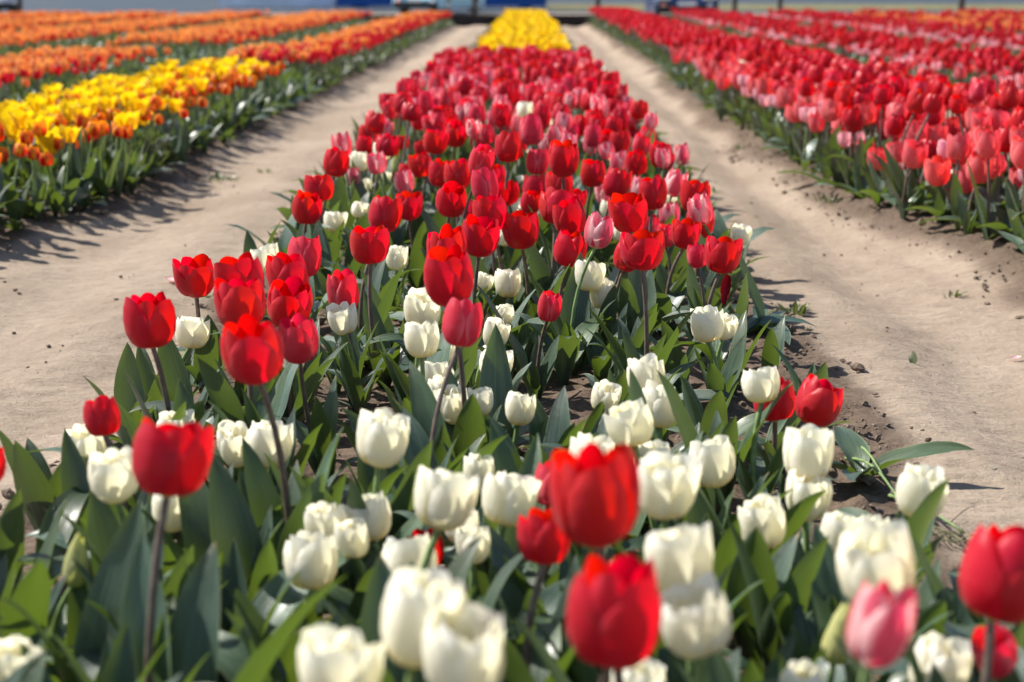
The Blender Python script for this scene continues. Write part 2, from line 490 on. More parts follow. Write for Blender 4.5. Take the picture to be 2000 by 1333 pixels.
PETALS, HEARTS, FLOWERS = {}, {}, {}
for kd in SHAPES:
    HEARTS[kd] = None
    b = heart(kd)
    V, Q, U, M = b.arrays()
    HEARTS[kd] = mesh_mixed('flower', V, Q, [M_PISTIL, M_STAMEN], U, M, True)
    nvar = {'R': 10, 'W': 12, 'K': 4, 'S': 4, 'P': 1}.get(kd, 0)
    wides = {'R': (0, .02, .05, 0, .20, .24, .09, .03, .13, .06), 'W': (0, .03, .07, .0, .12, .04, .18, .02, .09, .0, .05, .14)}.get(kd, (0, .02, .05, .03))
    PETALS[kd] = [[mesh('petal', P, Q, [PM[kd]], uv) for P, Q, uv in petals(kd, 11 + 5 * i + ord(kd), 10, 14, wides[i])] for i in range(nvar)]
    FLOWERS[kd] = []                            # whole flowers for plants further off
    for i in range(4):
        b = Bag()
        for P, Q, uv in petals(kd, 41 + 5 * i + ord(kd), 4, 6, 0.0): b.add(P, Q, uv)
        V, Q, U, M = b.arrays()
        FLOWERS[kd].append(mesh('flower', V, Q, [PM[kd]], U))

W0 = {'R': .072, 'K': .062, 'S': .058, 'W': .060, 'P': .030, 'C': .076, 'L': .058, 'Y': .066, 'O': .046, 'T': .062}
H0 = {'R': (.24, .36), 'K': (.20, .36), 'S': (.20, .34), 'W': (.16, .31), 'P': (.16, .30), 'C': (.18, .28), 'L': (.17, .27), 'Y': (.22, .30), 'O': (.18, .30), 'T': (.21, .29)}
NAME = {'R': 'red_tulip', 'K': 'crimson_tulip', 'S': 'striped_tulip', 'W': 'white_tulip', 'P': 'tulip_bud', 'C': 'coral_tulip', 'L': 'pink_tulip', 'Y': 'yellow_tulip', 'O': 'orange_tulip', 'T': 'apricot_tulip'}
DARK = 'RKC'


def axis_quat(axis, spin):
    return Vector((0, 0, 1)).rotation_difference(Vector(axis)) @ Quaternion((0, 0, 1), spin)


def stem_curve(base, tip, bow, n):
    b, t = np.array(base, float), np.array(tip, float)
    c = b + np.array([bow[0], bow[1], (t[2] - b[2]) * .62])
    s = np.linspace(0, 1, n)[:, None]
    return (1 - s) ** 2 * b + 2 * s * (1 - s) * c + s * s * t


def add_leaves(root, n, length, rng, lib, low=.08, arch=.2, az0=None):
    az = rng.uniform(0, 6.28) if az0 is None else az0
    for k in range(n):
        x = rng.random()
        kd = 'low' if x < low else 'arch' if x < low + arch else 'up'
        me = lib[kd][rng.integers(len(lib[kd]))]
        L = length * rng.uniform(.72, 1.15) * (1 - .10 * k)
        a = az + k * 2.4 + rng.uniform(-.5, .5)
        link('leaf', me, root, (.006 * math.cos(a), .006 * math.sin(a), -.006), Quaternion((0, 0, 1), a), (L, L * rng.uniform(.85, 1.2), L))


def build_tulip(kind, centre, size, label, group, rng, full=True, lean=None, variant=None, leaves=4, tilt=.13, leaf_len=None):
    """a tulip whose cup is centred on CENTRE: an Empty at its foot with stem, flower (> petals) and leaves"""
    asp = SHAPES[kind]['asp']
    ax = np.array([rng.normal(0, tilt), rng.normal(0, tilt), 1.0])
    if lean is not None: ax[:2] += lean
    ax /= np.linalg.norm(ax)
    top = np.array(centre) - ax * size * asp * .5
    foot = top[:2] - ax[:2] * (top[2]) * .55 + rng.normal(0, .010, 2)
    gz = float(ground_z(foot[0], foot[1]))
    root = link(NAME[kind], None, None, (foot[0], foot[1], gz))
    root.empty_display_size = .02
    tag(root, label, 'tulip', group)
    tip = top - np.array([foot[0], foot[1], gz])
    bow = (rng.normal(0, .014), rng.normal(0, .014))
    P = stem_curve((0, 0, -.01), tip + ax * size * .02, bow, 9 if full else 4)
    R = np.linspace(.0048, .0038, len(P)) * (1.0 if kind in 'RWCY' else .85)
    b = Bag().tube(P, R, 7 if full else 4, 0, caps=False)
    b.build('stem', [M_STEM_DARK if kind in DARK else M_STEM], root, True)
    q = axis_quat(ax, rng.uniform(0, 6.28))
    sc = size * np.array([1, 1, rng.uniform(.90, 1.08)])
    if full:
        vs = PETALS[kind]
        ps = vs[rng.integers(len(vs)) if variant is None else variant]
        fl = link('flower', HEARTS[kind], root, tip, q, sc)
        for me in ps: link('petal', me, fl)
    else:
        fl = link('flower', FLOWERS[kind][rng.integers(4)], root, tip, q, sc)
    h = tip[2]
    ll = leaf_len or max(.155, min(.265, h * .80 + .055))
    add_leaves(root, leaves, ll, rng, LEAVES if full else MID_LEAVES)
    return root

# ------------------------------------------------------------------ the field
#        x0     x1    rise
BEDS = [(-.70, .56, .018), (-2.10, -1.44, .035), (1.12, 1.86, .050), (-4.05, -2.98, .03), (2.72, 3.55, .03),
        (-5.85, -4.85, .03), (4.42, 5.25, .03), (-7.55, -6.55, .03), (6.10, 6.95, .03), (-9.25, -8.25, .03), (7.80, 8.78, .03), (-10.95, -9.95, .03), (9.5, 10.48, .03)]
END = 33.2


def bed_edges(i, y):
    x0, x1, _ = BEDS[i]
    y = np.asarray(y, float)
    a, b = x0 + 0 * y, x1 + 0 * y
    if i == 2: a = a + .24 * (1 - sstep(4.4, 6.2, y)) + .10 * sstep(13, 15, y)
    if i == 1: b = b - .18 * (1 - sstep(4.4, 6.2, y))
    return a, b


def soil_mask(x, y):
    m = np.zeros_like(np.asarray(x, float))
    wob = .045 * noise(y * 1.7, x * 0 + 3.1, 5) + .03 * noise(y * 5, x * 0 + 9.1, 6)
    for i in range(len(BEDS)):
        a, b = bed_edges(i, y)
        m = np.maximum(m, sstep(a - (.27 if i == 2 else .13), a + .02, x + wob) * (1 - sstep(b - .05, b + .13, x + wob)))
    return m


def ground_z(x, y):
    x = np.asarray(x, float); y = np.asarray(y, float)
    z = .012 * fbm(x * 1.5 + 3, y * .8, 21, 2)
    wob = .04 * noise(y * 1.3, x * 0 + 1.1, 8)
    for i, (x0, x1, h) in enumerate(BEDS):
        a, b = bed_edges(i, y)
        z = z + h * sstep(a - (.24 if i == 2 else .16), a + .05, x + wob) * (1 - sstep(b - .05, b + .16, x + wob))
    z = z - .020 * np.exp(-((x - .93 + wob) / .11) ** 2) - .014 * np.exp(-((x + 1.22 + wob) / .12) ** 2)   # furrows along the paths
    z = z + .014 * np.exp(-((x - .74 + wob) / .10) ** 2) + .016 * np.exp(-((x + .95 + wob) / .12) ** 2)
    return z


def ground_material():
    m, nt = new_mat('field_soil'); T = NT(nt)
    pos = T.n('ShaderNodeTexCoord').outputs['Object']
    soil = T.n('ShaderNodeAttribute', attribute_name='soil').outputs['Fac']
    big = T.noise(T.mapping(pos, (1, .6, 1)), 2.2, 5, .6)
    crust = T.noise(T.mapping(pos, (7, 24, 9)), 1.7, 6, .68)
    fine = T.noise(pos, 420, 4, .7)
    med = T.noise(pos, 70, 5, .7)
    mott = T.noise(T.mapping(pos, (1, 1.8, 1)), 26, 6, .72)
    path = T.mix(T.ramp(big, .3, .7), (.275, .215, .160), (.385, .311, .240))
    path = T.mix(T.ramp(crust, .42, .68, 0.0, .6), path, (.270, .208, .160))
    path = T.mix(T.ramp(mott, .50, .72, 0.0, .55), path, (.200, .150, .114))
    path = T.mix(T.ramp(mott, .28, .42, .5, 0.0), path, (.41, .345, .285))
    path = T.mix(T.ramp(fine, .55, .8, 0.0, .45), path, (.18, .135, .105))
    path = T.mix(T.ramp(med, .66, .74, 0.0, .6), path, (.14, .104, .080))
    bed = T.mix(T.ramp(med, .3, .7), (.085, .060, .044), (.17, .125, .094))
    bed = T.mix(T.ramp(fine, .45, .75, 0.0, .6), bed, (.24, .185, .14))
    f = T.ramp(T.math('ADD', soil, T.math('MULTIPLY_ADD', med, .7, -.35)), .25, .8)
    col = T.mix(f, path, bed)
    h = T.math('ADD', T.math('MULTIPLY_ADD', crust, .9, T.math('MULTIPLY', mott, .7)), T.math('MULTIPLY', med, .45))
    h = T.math('ADD', h, T.math('MULTIPLY', fine, .16))
    bump = T.n('ShaderNodeBump', ins={'Strength': .8, 'Distance': .016, 'Height': h})
    pr = T.n('ShaderNodeBsdfPrincipled', ins={'Base Color': col, 'Roughness': .95, 'Normal': bump.outputs[0]})
    pr.inputs['Specular IOR Level'].default_value = .12
    o = T.n('ShaderNodeOutputMaterial'); T.put(o.inputs[0], pr.outputs[0])
    return m


def field():
    ys = [.35]
    while ys[-1] < END: ys.append(ys[-1] + max(.011, .0052 * ys[-1] if ys[-1] < 6 else .009 * ys[-1]))
    ys = np.array(ys[:-1] + [END])
    xs = np.concatenate([np.arange(-15, -3, .25), np.arange(-3, -1.75, .04), np.arange(-1.75, 1.75, .0125), np.arange(1.75, 3, .04), np.arange(3, 15.01, .25)])
    X, Y = np.meshgrid(xs, ys)
    s = soil_mask(X, Y)
    Z = ground_z(X, Y)
    Z = Z + (1 - s) * (.0036 * fbm(X * 14, Y * 34, 31, 3) + .0036 * fbm(X * 3.5, Y * 8, 33, 2) + .0022 * noise(X * 45, Y * 60, 35))
    Z = Z + s * (.012 * fbm(X * 16, Y * 16, 41, 3) + .014 * np.maximum(0, noise(X * 38, Y * 38, 47)) ** 2)
    V = np.stack([X, Y, Z], -1).reshape(-1, 3)
    me = mesh('field_soil', V, grid_quads(len(xs) - 1, len(ys) - 1), [ground_material()], attrs={'soil': s.ravel()})
    tag(link('field_soil', me), 'bare trodden soil of the tulip field with raised beds', kind='structure')


field()

# soil crumbs and pebbles lying on the beds' edges and in their gaps
def clods():
    rng = np.random.default_rng(77)
    t = (1 + 5 ** .5) / 2
    ico = np.array([[-1, t, 0], [1, t, 0], [-1, -t, 0], [1, -t, 0], [0, -1, t], [0, 1, t], [0, -1, -t], [0, 1, -t], [t, 0, -1], [t, 0, 1], [-t, 0, -1], [-t, 0, 1]]) / math.sqrt(1 + t * t)
    tri = np.array([[0, 11, 5], [0, 5, 1], [0, 1, 7], [0, 7, 10], [0, 10, 11], [1, 5, 9], [5, 11, 4], [11, 10, 2], [10, 7, 6], [7, 1, 8], [3, 9, 4], [3, 4, 2], [3, 2, 6], [3, 6, 8], [3, 8, 9], [4, 9, 5], [2, 4, 11], [6, 2, 10], [8, 6, 7], [9, 8, 1]])
    n = 14000
    y = 1.3 + 7.5 * rng.random(n) ** 1.6
    x = rng.uniform(-1.75, 1.75, n)
    s = soil_mask(x, y)
    keep = rng.random(n) < np.where(s > .25, 1.0, .09)
    x, y, s = x[keep], y[keep], s[keep]
    r = np.exp(rng.normal(math.log(.0034), .55, len(x)))
    r = np.clip(r, .0014, .014)
    r = np.where(s < .25, np.minimum(r * .55, .005), r)
    V = ico[None] * (1 + rng.uniform(-.35, .35, (len(x), 12, 1)))
    sc = np.stack([r * rng.uniform(.8, 1.4, len(x)), r * rng.uniform(.8, 1.4, len(x)), r * rng.uniform(.5, .95, len(x))], -1)
    V = V * sc[:, None] + np.stack([x, y, ground_z(x, y) + r * .45 + s * .006], -1)[:, None]
    Fq = tri[None] + 12 * np.arange(len(x))[:, None, None]
    m = plain('soil_clod', (.13, .094, .070), .95, .1, vary=.35, scale=160, bump=.4, col2=(.24, .185, .145))
    me = mesh('soil_crumbs', V.reshape(-1, 3), Fq.reshape(-1, 3), [m], smooth=False)
    tag(link('soil_crumbs', me), 'crumbly dark clods of earth along the bed edges', kind='stuff')


clods()


TABLE = '''
R|293|630|97|tall red tulip at the left edge beside a squat white one, dirt path behind
W|376|648|65|squat white tulip just right of the tall red tulip at the left bed edge
R|381|540|78|red tulip standing alone on a dark stem at the left edge, open path behind it
R|466|552|92|red tulip half hidden behind the front of the left red cluster
R|470|597|95|broad red tulip in the left cluster, above the largest open cup
R|563|541|82|red tulip in the left cluster with a white tulip behind its shoulder
R|565|597|86|red tulip of the left cluster tucked under another red cup
R|495|688|120|largest red cup of the left cluster, lowest and in front
K|582|662|82|crimson tulip touching the right side of the big left red cup
K|596|502|68|tall crimson tulip rising above the left cluster on a curved dark stem
W|519|507|52|white tulip behind the left red cluster against the bare path
W|572|705|46|pale tulip of which only the yellow base shows beneath the left cluster
R|722|478|74|wide open red tulip above a small white cup, left of the bed middle
W|776|505|46|small white cup low beside the wide open red tulip
K|671|573|66|pink crimson tulip directly behind a white cup in the left half
W|669|626|56|white cup on a long green stem in front of a pink crimson tulip
R|200|815|66|small red tulip with pointed petals at the left edge over a white pair
R|600|408|58|red tulip with a twisted inner petal at the left bed edge
W|654|435|42|small white tulip low behind the twisted red one at the left edge
R|623|366|56|red tulip with a pointed side petal on the left edge
R|657|319|52|red tulip split into two lobes on the left edge near two white tulips
R|752|420|66|red tulip leaning on another red one, white tulip on its left
R|799|404|52|upright red tulip with a glowing right side beside a leaning red one
W|702|410|32|small cream tulip between the left edge and a leaning red tulip
W|702|318|36|white tulip squeezed between a red and a striped tulip at the left edge
S|735|318|40|pink tulip with white stripes beside a white one near the left edge
S|690|345|32|pale pink tulip half hidden behind a small white one near the left edge
W|711|362|30|small white tulip with a yellow side under a pale pink one
W|752|347|20|narrow cream tulip under the striped pink one near the left edge
P|772|322|18|closed greenish bud standing alone behind the striped pink tulip
R|821|322|48|square shouldered red tulip standing clear of the crowd on the left
S|790|357|40|striped pink tulip with pointed white tips in front of a red one
R|795|335|28|small open red tulip peeping out behind a square shouldered one
R|882|393|60|red tulip with full round sides near the bed middle
K|912|408|32|small crimson tulip hidden behind the round sided red one
R|958|419|66|red tulip overlapping the top of a lower cup near the bed middle
R|1018|453|66|perfect egg shaped red tulip on a dark stem near the bed middle
R|938|467|68|red tulip with three open petals left of the egg shaped one
R|874|494|76|upper red tulip of the stacked pair above the crimson tulip
R|877|547|98|wide red tulip with a separate left petal just above the crimson one
R|862|340|50|red tulip at the left of a tight red trio
R|895|343|54|middle red tulip of a tight red trio with one petal sticking out
K|941|318|52|deep pink tulip rising behind a tight red trio
K|946|365|54|pinkish red tulip wedged between red cups in the middle
R|964|348|48|red tulip behind a pinkish red cup in the middle of the bed
R|990|378|46|red tulip with open side petals beside a white one in mid bed
W|1010|360|28|white tulip peeping between red cups in mid bed
W|1008|405|34|flat topped white tulip behind the egg shaped red one
W|1030|412|40|second white tulip peeping above the egg shaped red one
W|986|466|26|cream tulip of which little shows between two red cups
W|945|551|38|narrow white tulip touching the wide red one on its right
W|992|556|52|round white tulip beside the narrow white one
W|986|613|40|upright white tulip below the round white one, alone among leaves
W|1150|541|58|white tulip with an open ragged rim, right half of the bed
W|1178|578|52|white tulip with a dark leaf tip crossing its front
K|1073|600|49|small pinkish red tulip alone on a thin bent stem
K|902|632|80|large crimson tulip in front of white cups in the bed middle
W|826|608|72|ruffled white tulip behind the large crimson one on its left
W|823|663|72|big white cup left of the large crimson tulip
W|866|686|44|white tulip peeping out below the large crimson one
W|967|655|50|white tulip just right of the large crimson one
W|968|712|64|white tulip with a crumpled yellowish front below the crimson row
W|848|738|72|topmost white tulip of the dense white cluster in mid bed
W|866|768|64|white tulip buried in the dense white cluster in mid bed
W|828|782|50|left tulip of the dense white cluster with its petals open
W|885|795|66|front tulip of the dense white cluster, cut by a dark leaf
W|939|787|30|narrow white tulip behind the dark leaf of the white cluster
W|1014|800|62|white tulip with a bright yellow flank over a bare soil gap
W|747|865|98|big white tulip standing alone with a pale yellow belly
R|1113|488|66|lower red tulip of three stacked red cups right of the middle
R|1113|430|64|middle red tulip of three stacked red cups right of the middle
R|1090|406|66|red tulip spread wide at the top of three stacked red cups
R|1093|363|56|red tulip with pale rims in the row behind the stacked three
R|1046|370|54|large red tulip beside a white one in mid bed
R|1037|398|40|red tulip low behind the large red one in mid bed
R|1126|392|34|red tulip half covered by the stacked red cups
S|1169|453|57|striped white and pink tulip between two big red ones
R|1228|418|70|open red tulip with pointed petals above the crowded right group
R|1256|487|80|biggest red cup of the crowded right group
R|1226|502|56|red tulip squeezed behind the biggest cup of the right group
K|1300|460|40|narrow crimson tulip right of the biggest right hand cup
K|1268|442|40|crimson tulip half hidden inside the crowded right group
R|1339|460|52|tall red tulip with glowing red front, right group
R|1368|437|56|bright red tulip at the right rim with a leaf before it
K|1361|500|42|smooth crimson egg shaped tulip low in the right group
R|1412|501|66|open red tulip showing its stamens, a fallen petal hanging below
W|1446|461|40|white tulip alone at the right edge behind the open red one
S|1319|360|44|pink striped tulip standing at the right edge by the path
R|1356|387|56|short wide red tulip at the right edge below a striped one
S|1368|411|50|striped tulip with a broad white rim at the right edge
W|1308|394|26|small round white tulip under a striped one at the right edge
S|1308|419|42|pale striped tulip buried between red cups at the right edge
R|1273|381|58|dark red tulip on a dark stem near the right edge
S|1249|369|36|pale pink tulip half hidden behind a dark red one
S|1181|376|40|short striped tulip with white tips in the right half
R|1203|360|54|red tulip with a glowing centre behind a short striped one
W|1187|409|32|white tulip peeping left of the open pointed red one
W|1210|457|18|sliver of a cream tulip under the open pointed red one
R|1157|339|52|rounded red tulip with a pale top in the right half
R|1244|321|42|red tulip beside a pale striped one near the right edge
S|1209|316|36|pale striped tulip left of a red one near the right edge
R|1101|315|60|broad red tulip beside a deep pink one in the middle
K|1050|315|46|deep pink tulip with soft ribs beside a white one
R|1303|315|28|small red tulip out at the right edge, striped one beside it
S|1332|305|32|white edged pink tulip out alone at the right edge
W|1026|305|22|small white tulip left of the deep pink ribbed one
K|936|278|38|smooth deep pink tulip with a pale base left of the middle
R|850|278|46|red tulip above the square shouldered one
R|890|265|44|red tulip second behind the smooth deep pink one
R|993|290|54|wide red tulip between deep pink ones in mid bed
W|965|285|26|white tulip peeping out left of a wide red one
R|720|262|38|red tulip of the left corner bunch, upper left
R|714|287|38|red tulip of the left corner bunch, lowest
R|758|289|42|red tulip of the left corner bunch, right of the lowest
R|785|279|28|small red tulip at the right of the left corner bunch
R|823|291|28|small dark red tulip behind the square shouldered one
K|1265|271|34|deep pink tulip at the right edge behind the lone striped one
R|1236|263|28|bright red tulip by the right edge
S|1087|268|40|striped tulip with a frilly white top in the middle
S|1095|290|36|striped pale tulip under the frilly white topped one
K|1038|256|48|rounded deep pink tulip in the middle of the dense part
R|1010|289|38|red tulip beneath the rounded deep pink one
S|1152|289|26|small white striped tulip in the right half
K|1158|268|36|deep pink tulip above a small white striped one
R|1210|277|42|red tulip with a flat top in the right half
W|1059|289|18|sliver of white tulip under the frilly striped one
W|1380|636|66|left tulip of the white pair at the right edge
W|1416|641|46|right tulip of the white pair at the right edge
W|1260|735|78|white tulip with a broad open cup above three white ones, right half
W|1183|780|56|yellowish white tulip, smallest of the white four in the right half
W|1230|828|90|front tulip of the white four in the right half
W|1290|796|80|white tulip with a yellow belly, rightmost of the white four
W|1485|752|72|white tulip in front of two red ones at the right edge
R|1510|780|84|red tulip mostly hidden behind a white one at the right edge
R|1600|787|90|leaning red tulip out over the path on the right
W|1392|908|90|white tulip with a cleft front right of the big red cup
W|1577|895|94|tall white tulip at the right edge above another white one
W|1577|976|84|white tulip directly beneath a tall white one at the right edge
W|1158|902|92|white tulip whose rim shows behind the big front red cup
W|1302|958|114|large white tulip touching the right side of the big red cup
W|1275|908|76|white tulip just behind the large white one by the red cup
W|1490|1025|94|white tulip with an orange base and ragged rim, right foreground
W|1640|1048|80|left tulip of a blurred white pair at the right edge
W|1697|1048|78|right tulip of a blurred white pair at the right edge
W|1715|1122|148|very large blurred white tulip behind the striped pink one
W|1800|965|98|white tulip alone against the bare path on the right
W|1325|1097|130|large blurred white tulip behind the white one by the front red cup
W|1357|1212|142|large blurred white tulip right of the lowest red cup
S|1717|1230|128|large blurred pink tulip with white tips in the right foreground
P|1640|1240|62|closed pale yellow bud left of the blurred pink tulip
R|1962|1130|165|blurred red tulip cut off by the right edge of the picture
K|1942|1272|58|small dark red tulip hanging low under the cut off red one
W|1835|1312|120|blurred white tulip in the bottom right corner
W|1245|1350|100|white tulip with only its rim showing below the lowest red cup
W|1568|1345|90|white tulip with only its rim showing at the bottom right
R|1198|1207|185|lowest and largest red cup in the foreground
R|1165|982|166|big red cup in the middle foreground over a smaller red one
K|1075|950|46|small crimson tulip peeping out left of the big red cup
R|1065|1048|104|low orange red tulip at the lower left of the big red cup
W|870|978|116|big white tulip with a long cup in the middle foreground
W|937|926|62|small white tulip behind the long cupped white one
W|995|977|102|white tulip with a split front right of the long cupped one
W|902|1028|46|yellow bottomed tulip peeping out under the long cupped white one
W|925|1066|30|small white tulip deep among leaves in the middle foreground
W|800|1102|108|white tulip with a drooping petal and a red one behind it
R|832|1072|44|red tulip mostly hidden behind a white drooping one
W|635|1027|80|left tulip of the white four in the left foreground
W|718|1012|92|tallest tulip of the white four in the left foreground
W|690|1057|68|half hidden tulip of the white four in the left foreground
W|610|1098|108|lowest tulip of the white four in the left foreground
W|820|1217|168|huge blurred white tulip in the bottom middle
W|910|1287|160|huge blurred white tulip below the other one in the bottom middle
W|660|1312|158|huge blurred white tulip at the bottom edge left of two others
W|30|1302|112|blurred white tulip in the bottom left corner
W|463|874|76|left tulip of the white pair behind the wide red cup
W|525|870|86|right tulip of the white pair behind the wide red cup
R|333|894|148|wide open red cup in the left foreground
W|343|842|78|white tulip whose rim shows above the wide open red cup
W|168|872|82|white tulip at the left edge below the small pointed red one
W|222|930|104|larger white tulip in front of the left edge white one
W|340|994|90|white tulip under the wide open red cup, stem crossing it
P|150|1097|52|closed pale green bud in the left foreground
R|-18|908|60|red tulip cut off by the left edge of the picture
'''

# ------------------------------------------------------------------ the tulips of the middle bed, one by one
LINES = [l.split('|') for l in TABLE.strip().splitlines()]
FEET = []


def hc_to_z(h, y): return (HCAM - h) * F / ((y + 30) * math.cos(PITCH))


CENTRE_GROUP = {'R': 'red tulips of the middle bed', 'K': 'crimson tulips of the middle bed', 'S': 'striped tulips of the middle bed', 'W': 'white tulips of the middle bed', 'P': 'closed buds in the middle bed'}
PLACED = {}
CUPS = []
# depths in metres where one cup covers another
DEPTHS = {'large blurred pink': 1.22, 'very large blurred white': 1.52, 'large crimson tulip in front': 2.30, 'white tulip in front of two red': 2.45, 'mostly hidden behind a white one at': 2.62,
          'leaning red tulip out over': 2.48, 'mostly hidden behind a white drooping': 2.02, 'on a long green stem': 3.02, 'big white cup left of': 2.60, 'topmost white tulip of the dense': 2.82, 'spread wide at the top': 3.86, 'crimson egg shaped': 3.55}
for n_, (k, px, py, w, lab) in enumerate(LINES):
    px, py, w = float(px), float(py), float(w)
    lo, hi = H0[k]
    z = F * W0[k] / w
    h = HCAM - (py + 30) * z * math.cos(PITCH) / F
    h = min(max(h, lo), hi)
    z = hc_to_z(h, py)
    size = max(w * z / F, .66 * W0[k])
    if px < 0: px -= 14
    for key, zz in DEPTHS.items():
        if key in lab: z = zz; size = max(w * z / F, .6 * W0[k])
    c = at(px, py, z)
    rng = np.random.default_rng(1000 + n_)
    lean = None
    variant = None
    if 'leaning red tulip out over' in lab: lean = (.38, -.1)
    if 'open' in lab and k == 'R': variant = 4 + n_ % 2
    if 'hanging low' in lab: lean = (-.4, -.5)
    near = py > 250
    root = build_tulip(k, c, size, lab, CENTRE_GROUP[k], rng, True, lean, variant, 5 if k != 'P' else 4, leaf_len=.12 if 'leaning red tulip out over' in lab or 'mostly hidden behind a white one at' in lab else .135 if 'tall white tulip at the right edge' in lab or 'directly beneath a tall white' in lab else None)
    CUPS.append((px, py, w, z))
    FEET.append((root.location.x, root.location.y))
    PLACED[lab] = root
    if 'fallen petal hanging' in lab:
        fl = [o for o in root.children if o.name.startswith('flower')][0]
        P, q, uv = petal('R', 0, False, np.random.default_rng(3), 8, 12)
        P = P - P[:9].mean(0)
        P = P * np.array([.6, .40, .95])
        pm = mesh('petal', P, q, [petal_mat('withered_red_petal', (.22, .004, .012), bottom=(.8, .6, .55), b=(.0, .12), trans=(.8, .6, .6), tf=.3)], uv)
        o = link('petal', pm, fl, (-.10, -.28, -.02), Quaternion((0, 1, 0), math.pi) @ Quaternion((0, 0, 1), math.pi / 2 + math.pi))
        o['label'] = 'loose dark red petal hanging under the cup'


# ------------------------------------------------------------------ flowerless plants between them
def ground_at(px, py):
    o = CM.translation; d = (CM @ Vector(((px - 1000) / F, -(py - 666.5) / F, -1))) - o
    t = -o.z / d.z
    return o + d * t


GAPS = [(ground_at(745, 955), .085), (ground_at(1083, 865), .085), (ground_at(1400, 880), .05), (ground_at(455, 1215), .06), (ground_at(1105, 1090), .05), (Vector((.375, 2.24, 0)), .15)]
def hides_a_cup(x, y, h):
    a, b, zc = (float(v[0]) for v in project(np.array([x]), np.array([y]), np.array([h])))
    return any(z > zc and abs(u - a) < .5 * w + 12 and v > b - 10 for u, v, w, z in CUPS)


rng = np.random.default_rng(5)
tries = 0
shoots = []
while len(shoots) < 270 and tries < 30000:
    tries += 1
    y = 1.02 + 5.4 * rng.random() ** 1.25
    x = rng.uniform(-.66, .53)
    if any((x - g.x) ** 2 + (y - g.y) ** 2 < r * r for g, r in GAPS): continue
    dmin = .050 if y > 1.6 else .045
    if any((x - a) ** 2 + (y - b) ** 2 < dmin ** 2 for a, b in FEET): continue
    if y < 3.3 and rng.random() < .72 and hides_a_cup(x, y, .17): continue
    FEET.append((x, y)); shoots.append((x, y))
front = 0
while front < 108 and tries < 60000:
    tries += 1
    y = rng.uniform(1.02, 2.35); x = rng.uniform(-.62, .50)
    if any((x - g.x) ** 2 + (y - g.y) ** 2 < r * r for g, r in GAPS): continue
    if any((x - a) ** 2 + (y - b) ** 2 < .036 ** 2 for a, b in FEET): continue
    if rng.random() < .93 and hides_a_cup(x, y, .18): continue
    FEET.append((x, y)); shoots.append((x, y)); front += 1
SIDE = ('left edge', 'left half', 'mid bed', 'right half', 'right edge')
EXTRA = [s for s in shoots if s[1] > 3.3]             # deeper in the bed they only read as foliage
shoots = [s for s in shoots if s[1] <= 3.3]
TUL = [(o, o.location.x, o.location.y) for o in PLACED.values()]
CNAME = {'red_tulip': 'red', 'crimson_tulip': 'crimson', 'striped_tulip': 'striped', 'white_tulip': 'white', 'tulip_bud': 'budding'}
for i, (x, y) in enumerate(shoots):
    root = link('tulip_shoot', None, None, (x, y, float(ground_z(x, y))))
    root.empty_display_size = .02
    r2 = np.random.default_rng(9000 + i)
    edge = x < -.5 or x > .38
    nl, ln = int(r2.integers(3, 6)), r2.uniform(.15, .235) if y > 2.0 or x > -.15 else r2.uniform(.17, .25)
    where = SIDE[min(4, int((x + .66) / 1.19 * 5))]
    deep = 'blurred front' if y < 1.75 else 'front' if y < 2.3 else 'white part' if y < 2.9 else 'sharp red part' if y < 3.6 else 'middle red part' if y < 4.4 else 'dense red part'
    o, a, b = min(TUL, key=lambda t: (t[1] - x) ** 2 + (t[2] - y) ** 2)
    side = ('left of' if x < a else 'right of') if abs(x - a) > abs(y - b) else ('before' if y < b else 'behind')
    tag(root, f'{"tall" if ln > .205 else "low" if ln < .17 else "bushy"} {("three", "four", "five")[nl - 3]} leaved flowerless plant {side} a {CNAME[o.name.split(".")[0]]} tulip, {where}, {deep}', 'tulip plant', 'flowerless tulip plants of the middle bed')
    if len(root['label'].split()) > 16: root['label'] = root['label'].rsplit(', ', 1)[0]
    add_leaves(root, nl, ln, r2, LEAVES, .2 if edge and y > 2 else .05, .22)

for (px, zc, az, L, kd, m_, lab) in ((290, 2.25, math.pi + .15, .26, 'arch', 2, 'single large leaf pointing left over the path beside the left edge white tulip'),
                                     (335, 1.42, -.15, .30, 'up', 5, 'huge blurred leaf slanting up to the right below the wide open red cup'),
                                     (305, 1.53, 1.5, .25, 'up', 6, 'tall blurred leaf standing before the stem of the wide open red cup'),
                                     (462, 1.90, 1.9, .24, 'up', 8, 'upright leaf before the stem of the largest red cup on the left'),
                                     (1395, 2.35, math.pi - .2, .25, 'up', 3, 'long broad leaf slanting left in front of the white pair, right half'),
                                     (1040, 3.1, math.pi, .26, 'up', 1, 'tall upright leaf beside the small pinkish red tulip in mid bed')):
    x = (px - 1030) / F * zc
    root = tag(link('tulip_shoot', None, None, (x, zc * .99, float(ground_z(x, zc)))), lab, 'tulip plant', 'flowerless tulip plants of the middle bed')
    link('leaf', LEAVES[kd][m_], root, (0, 0, -.005), Quaternion((0, 0, 1), az), (L, L * 1.15, L))

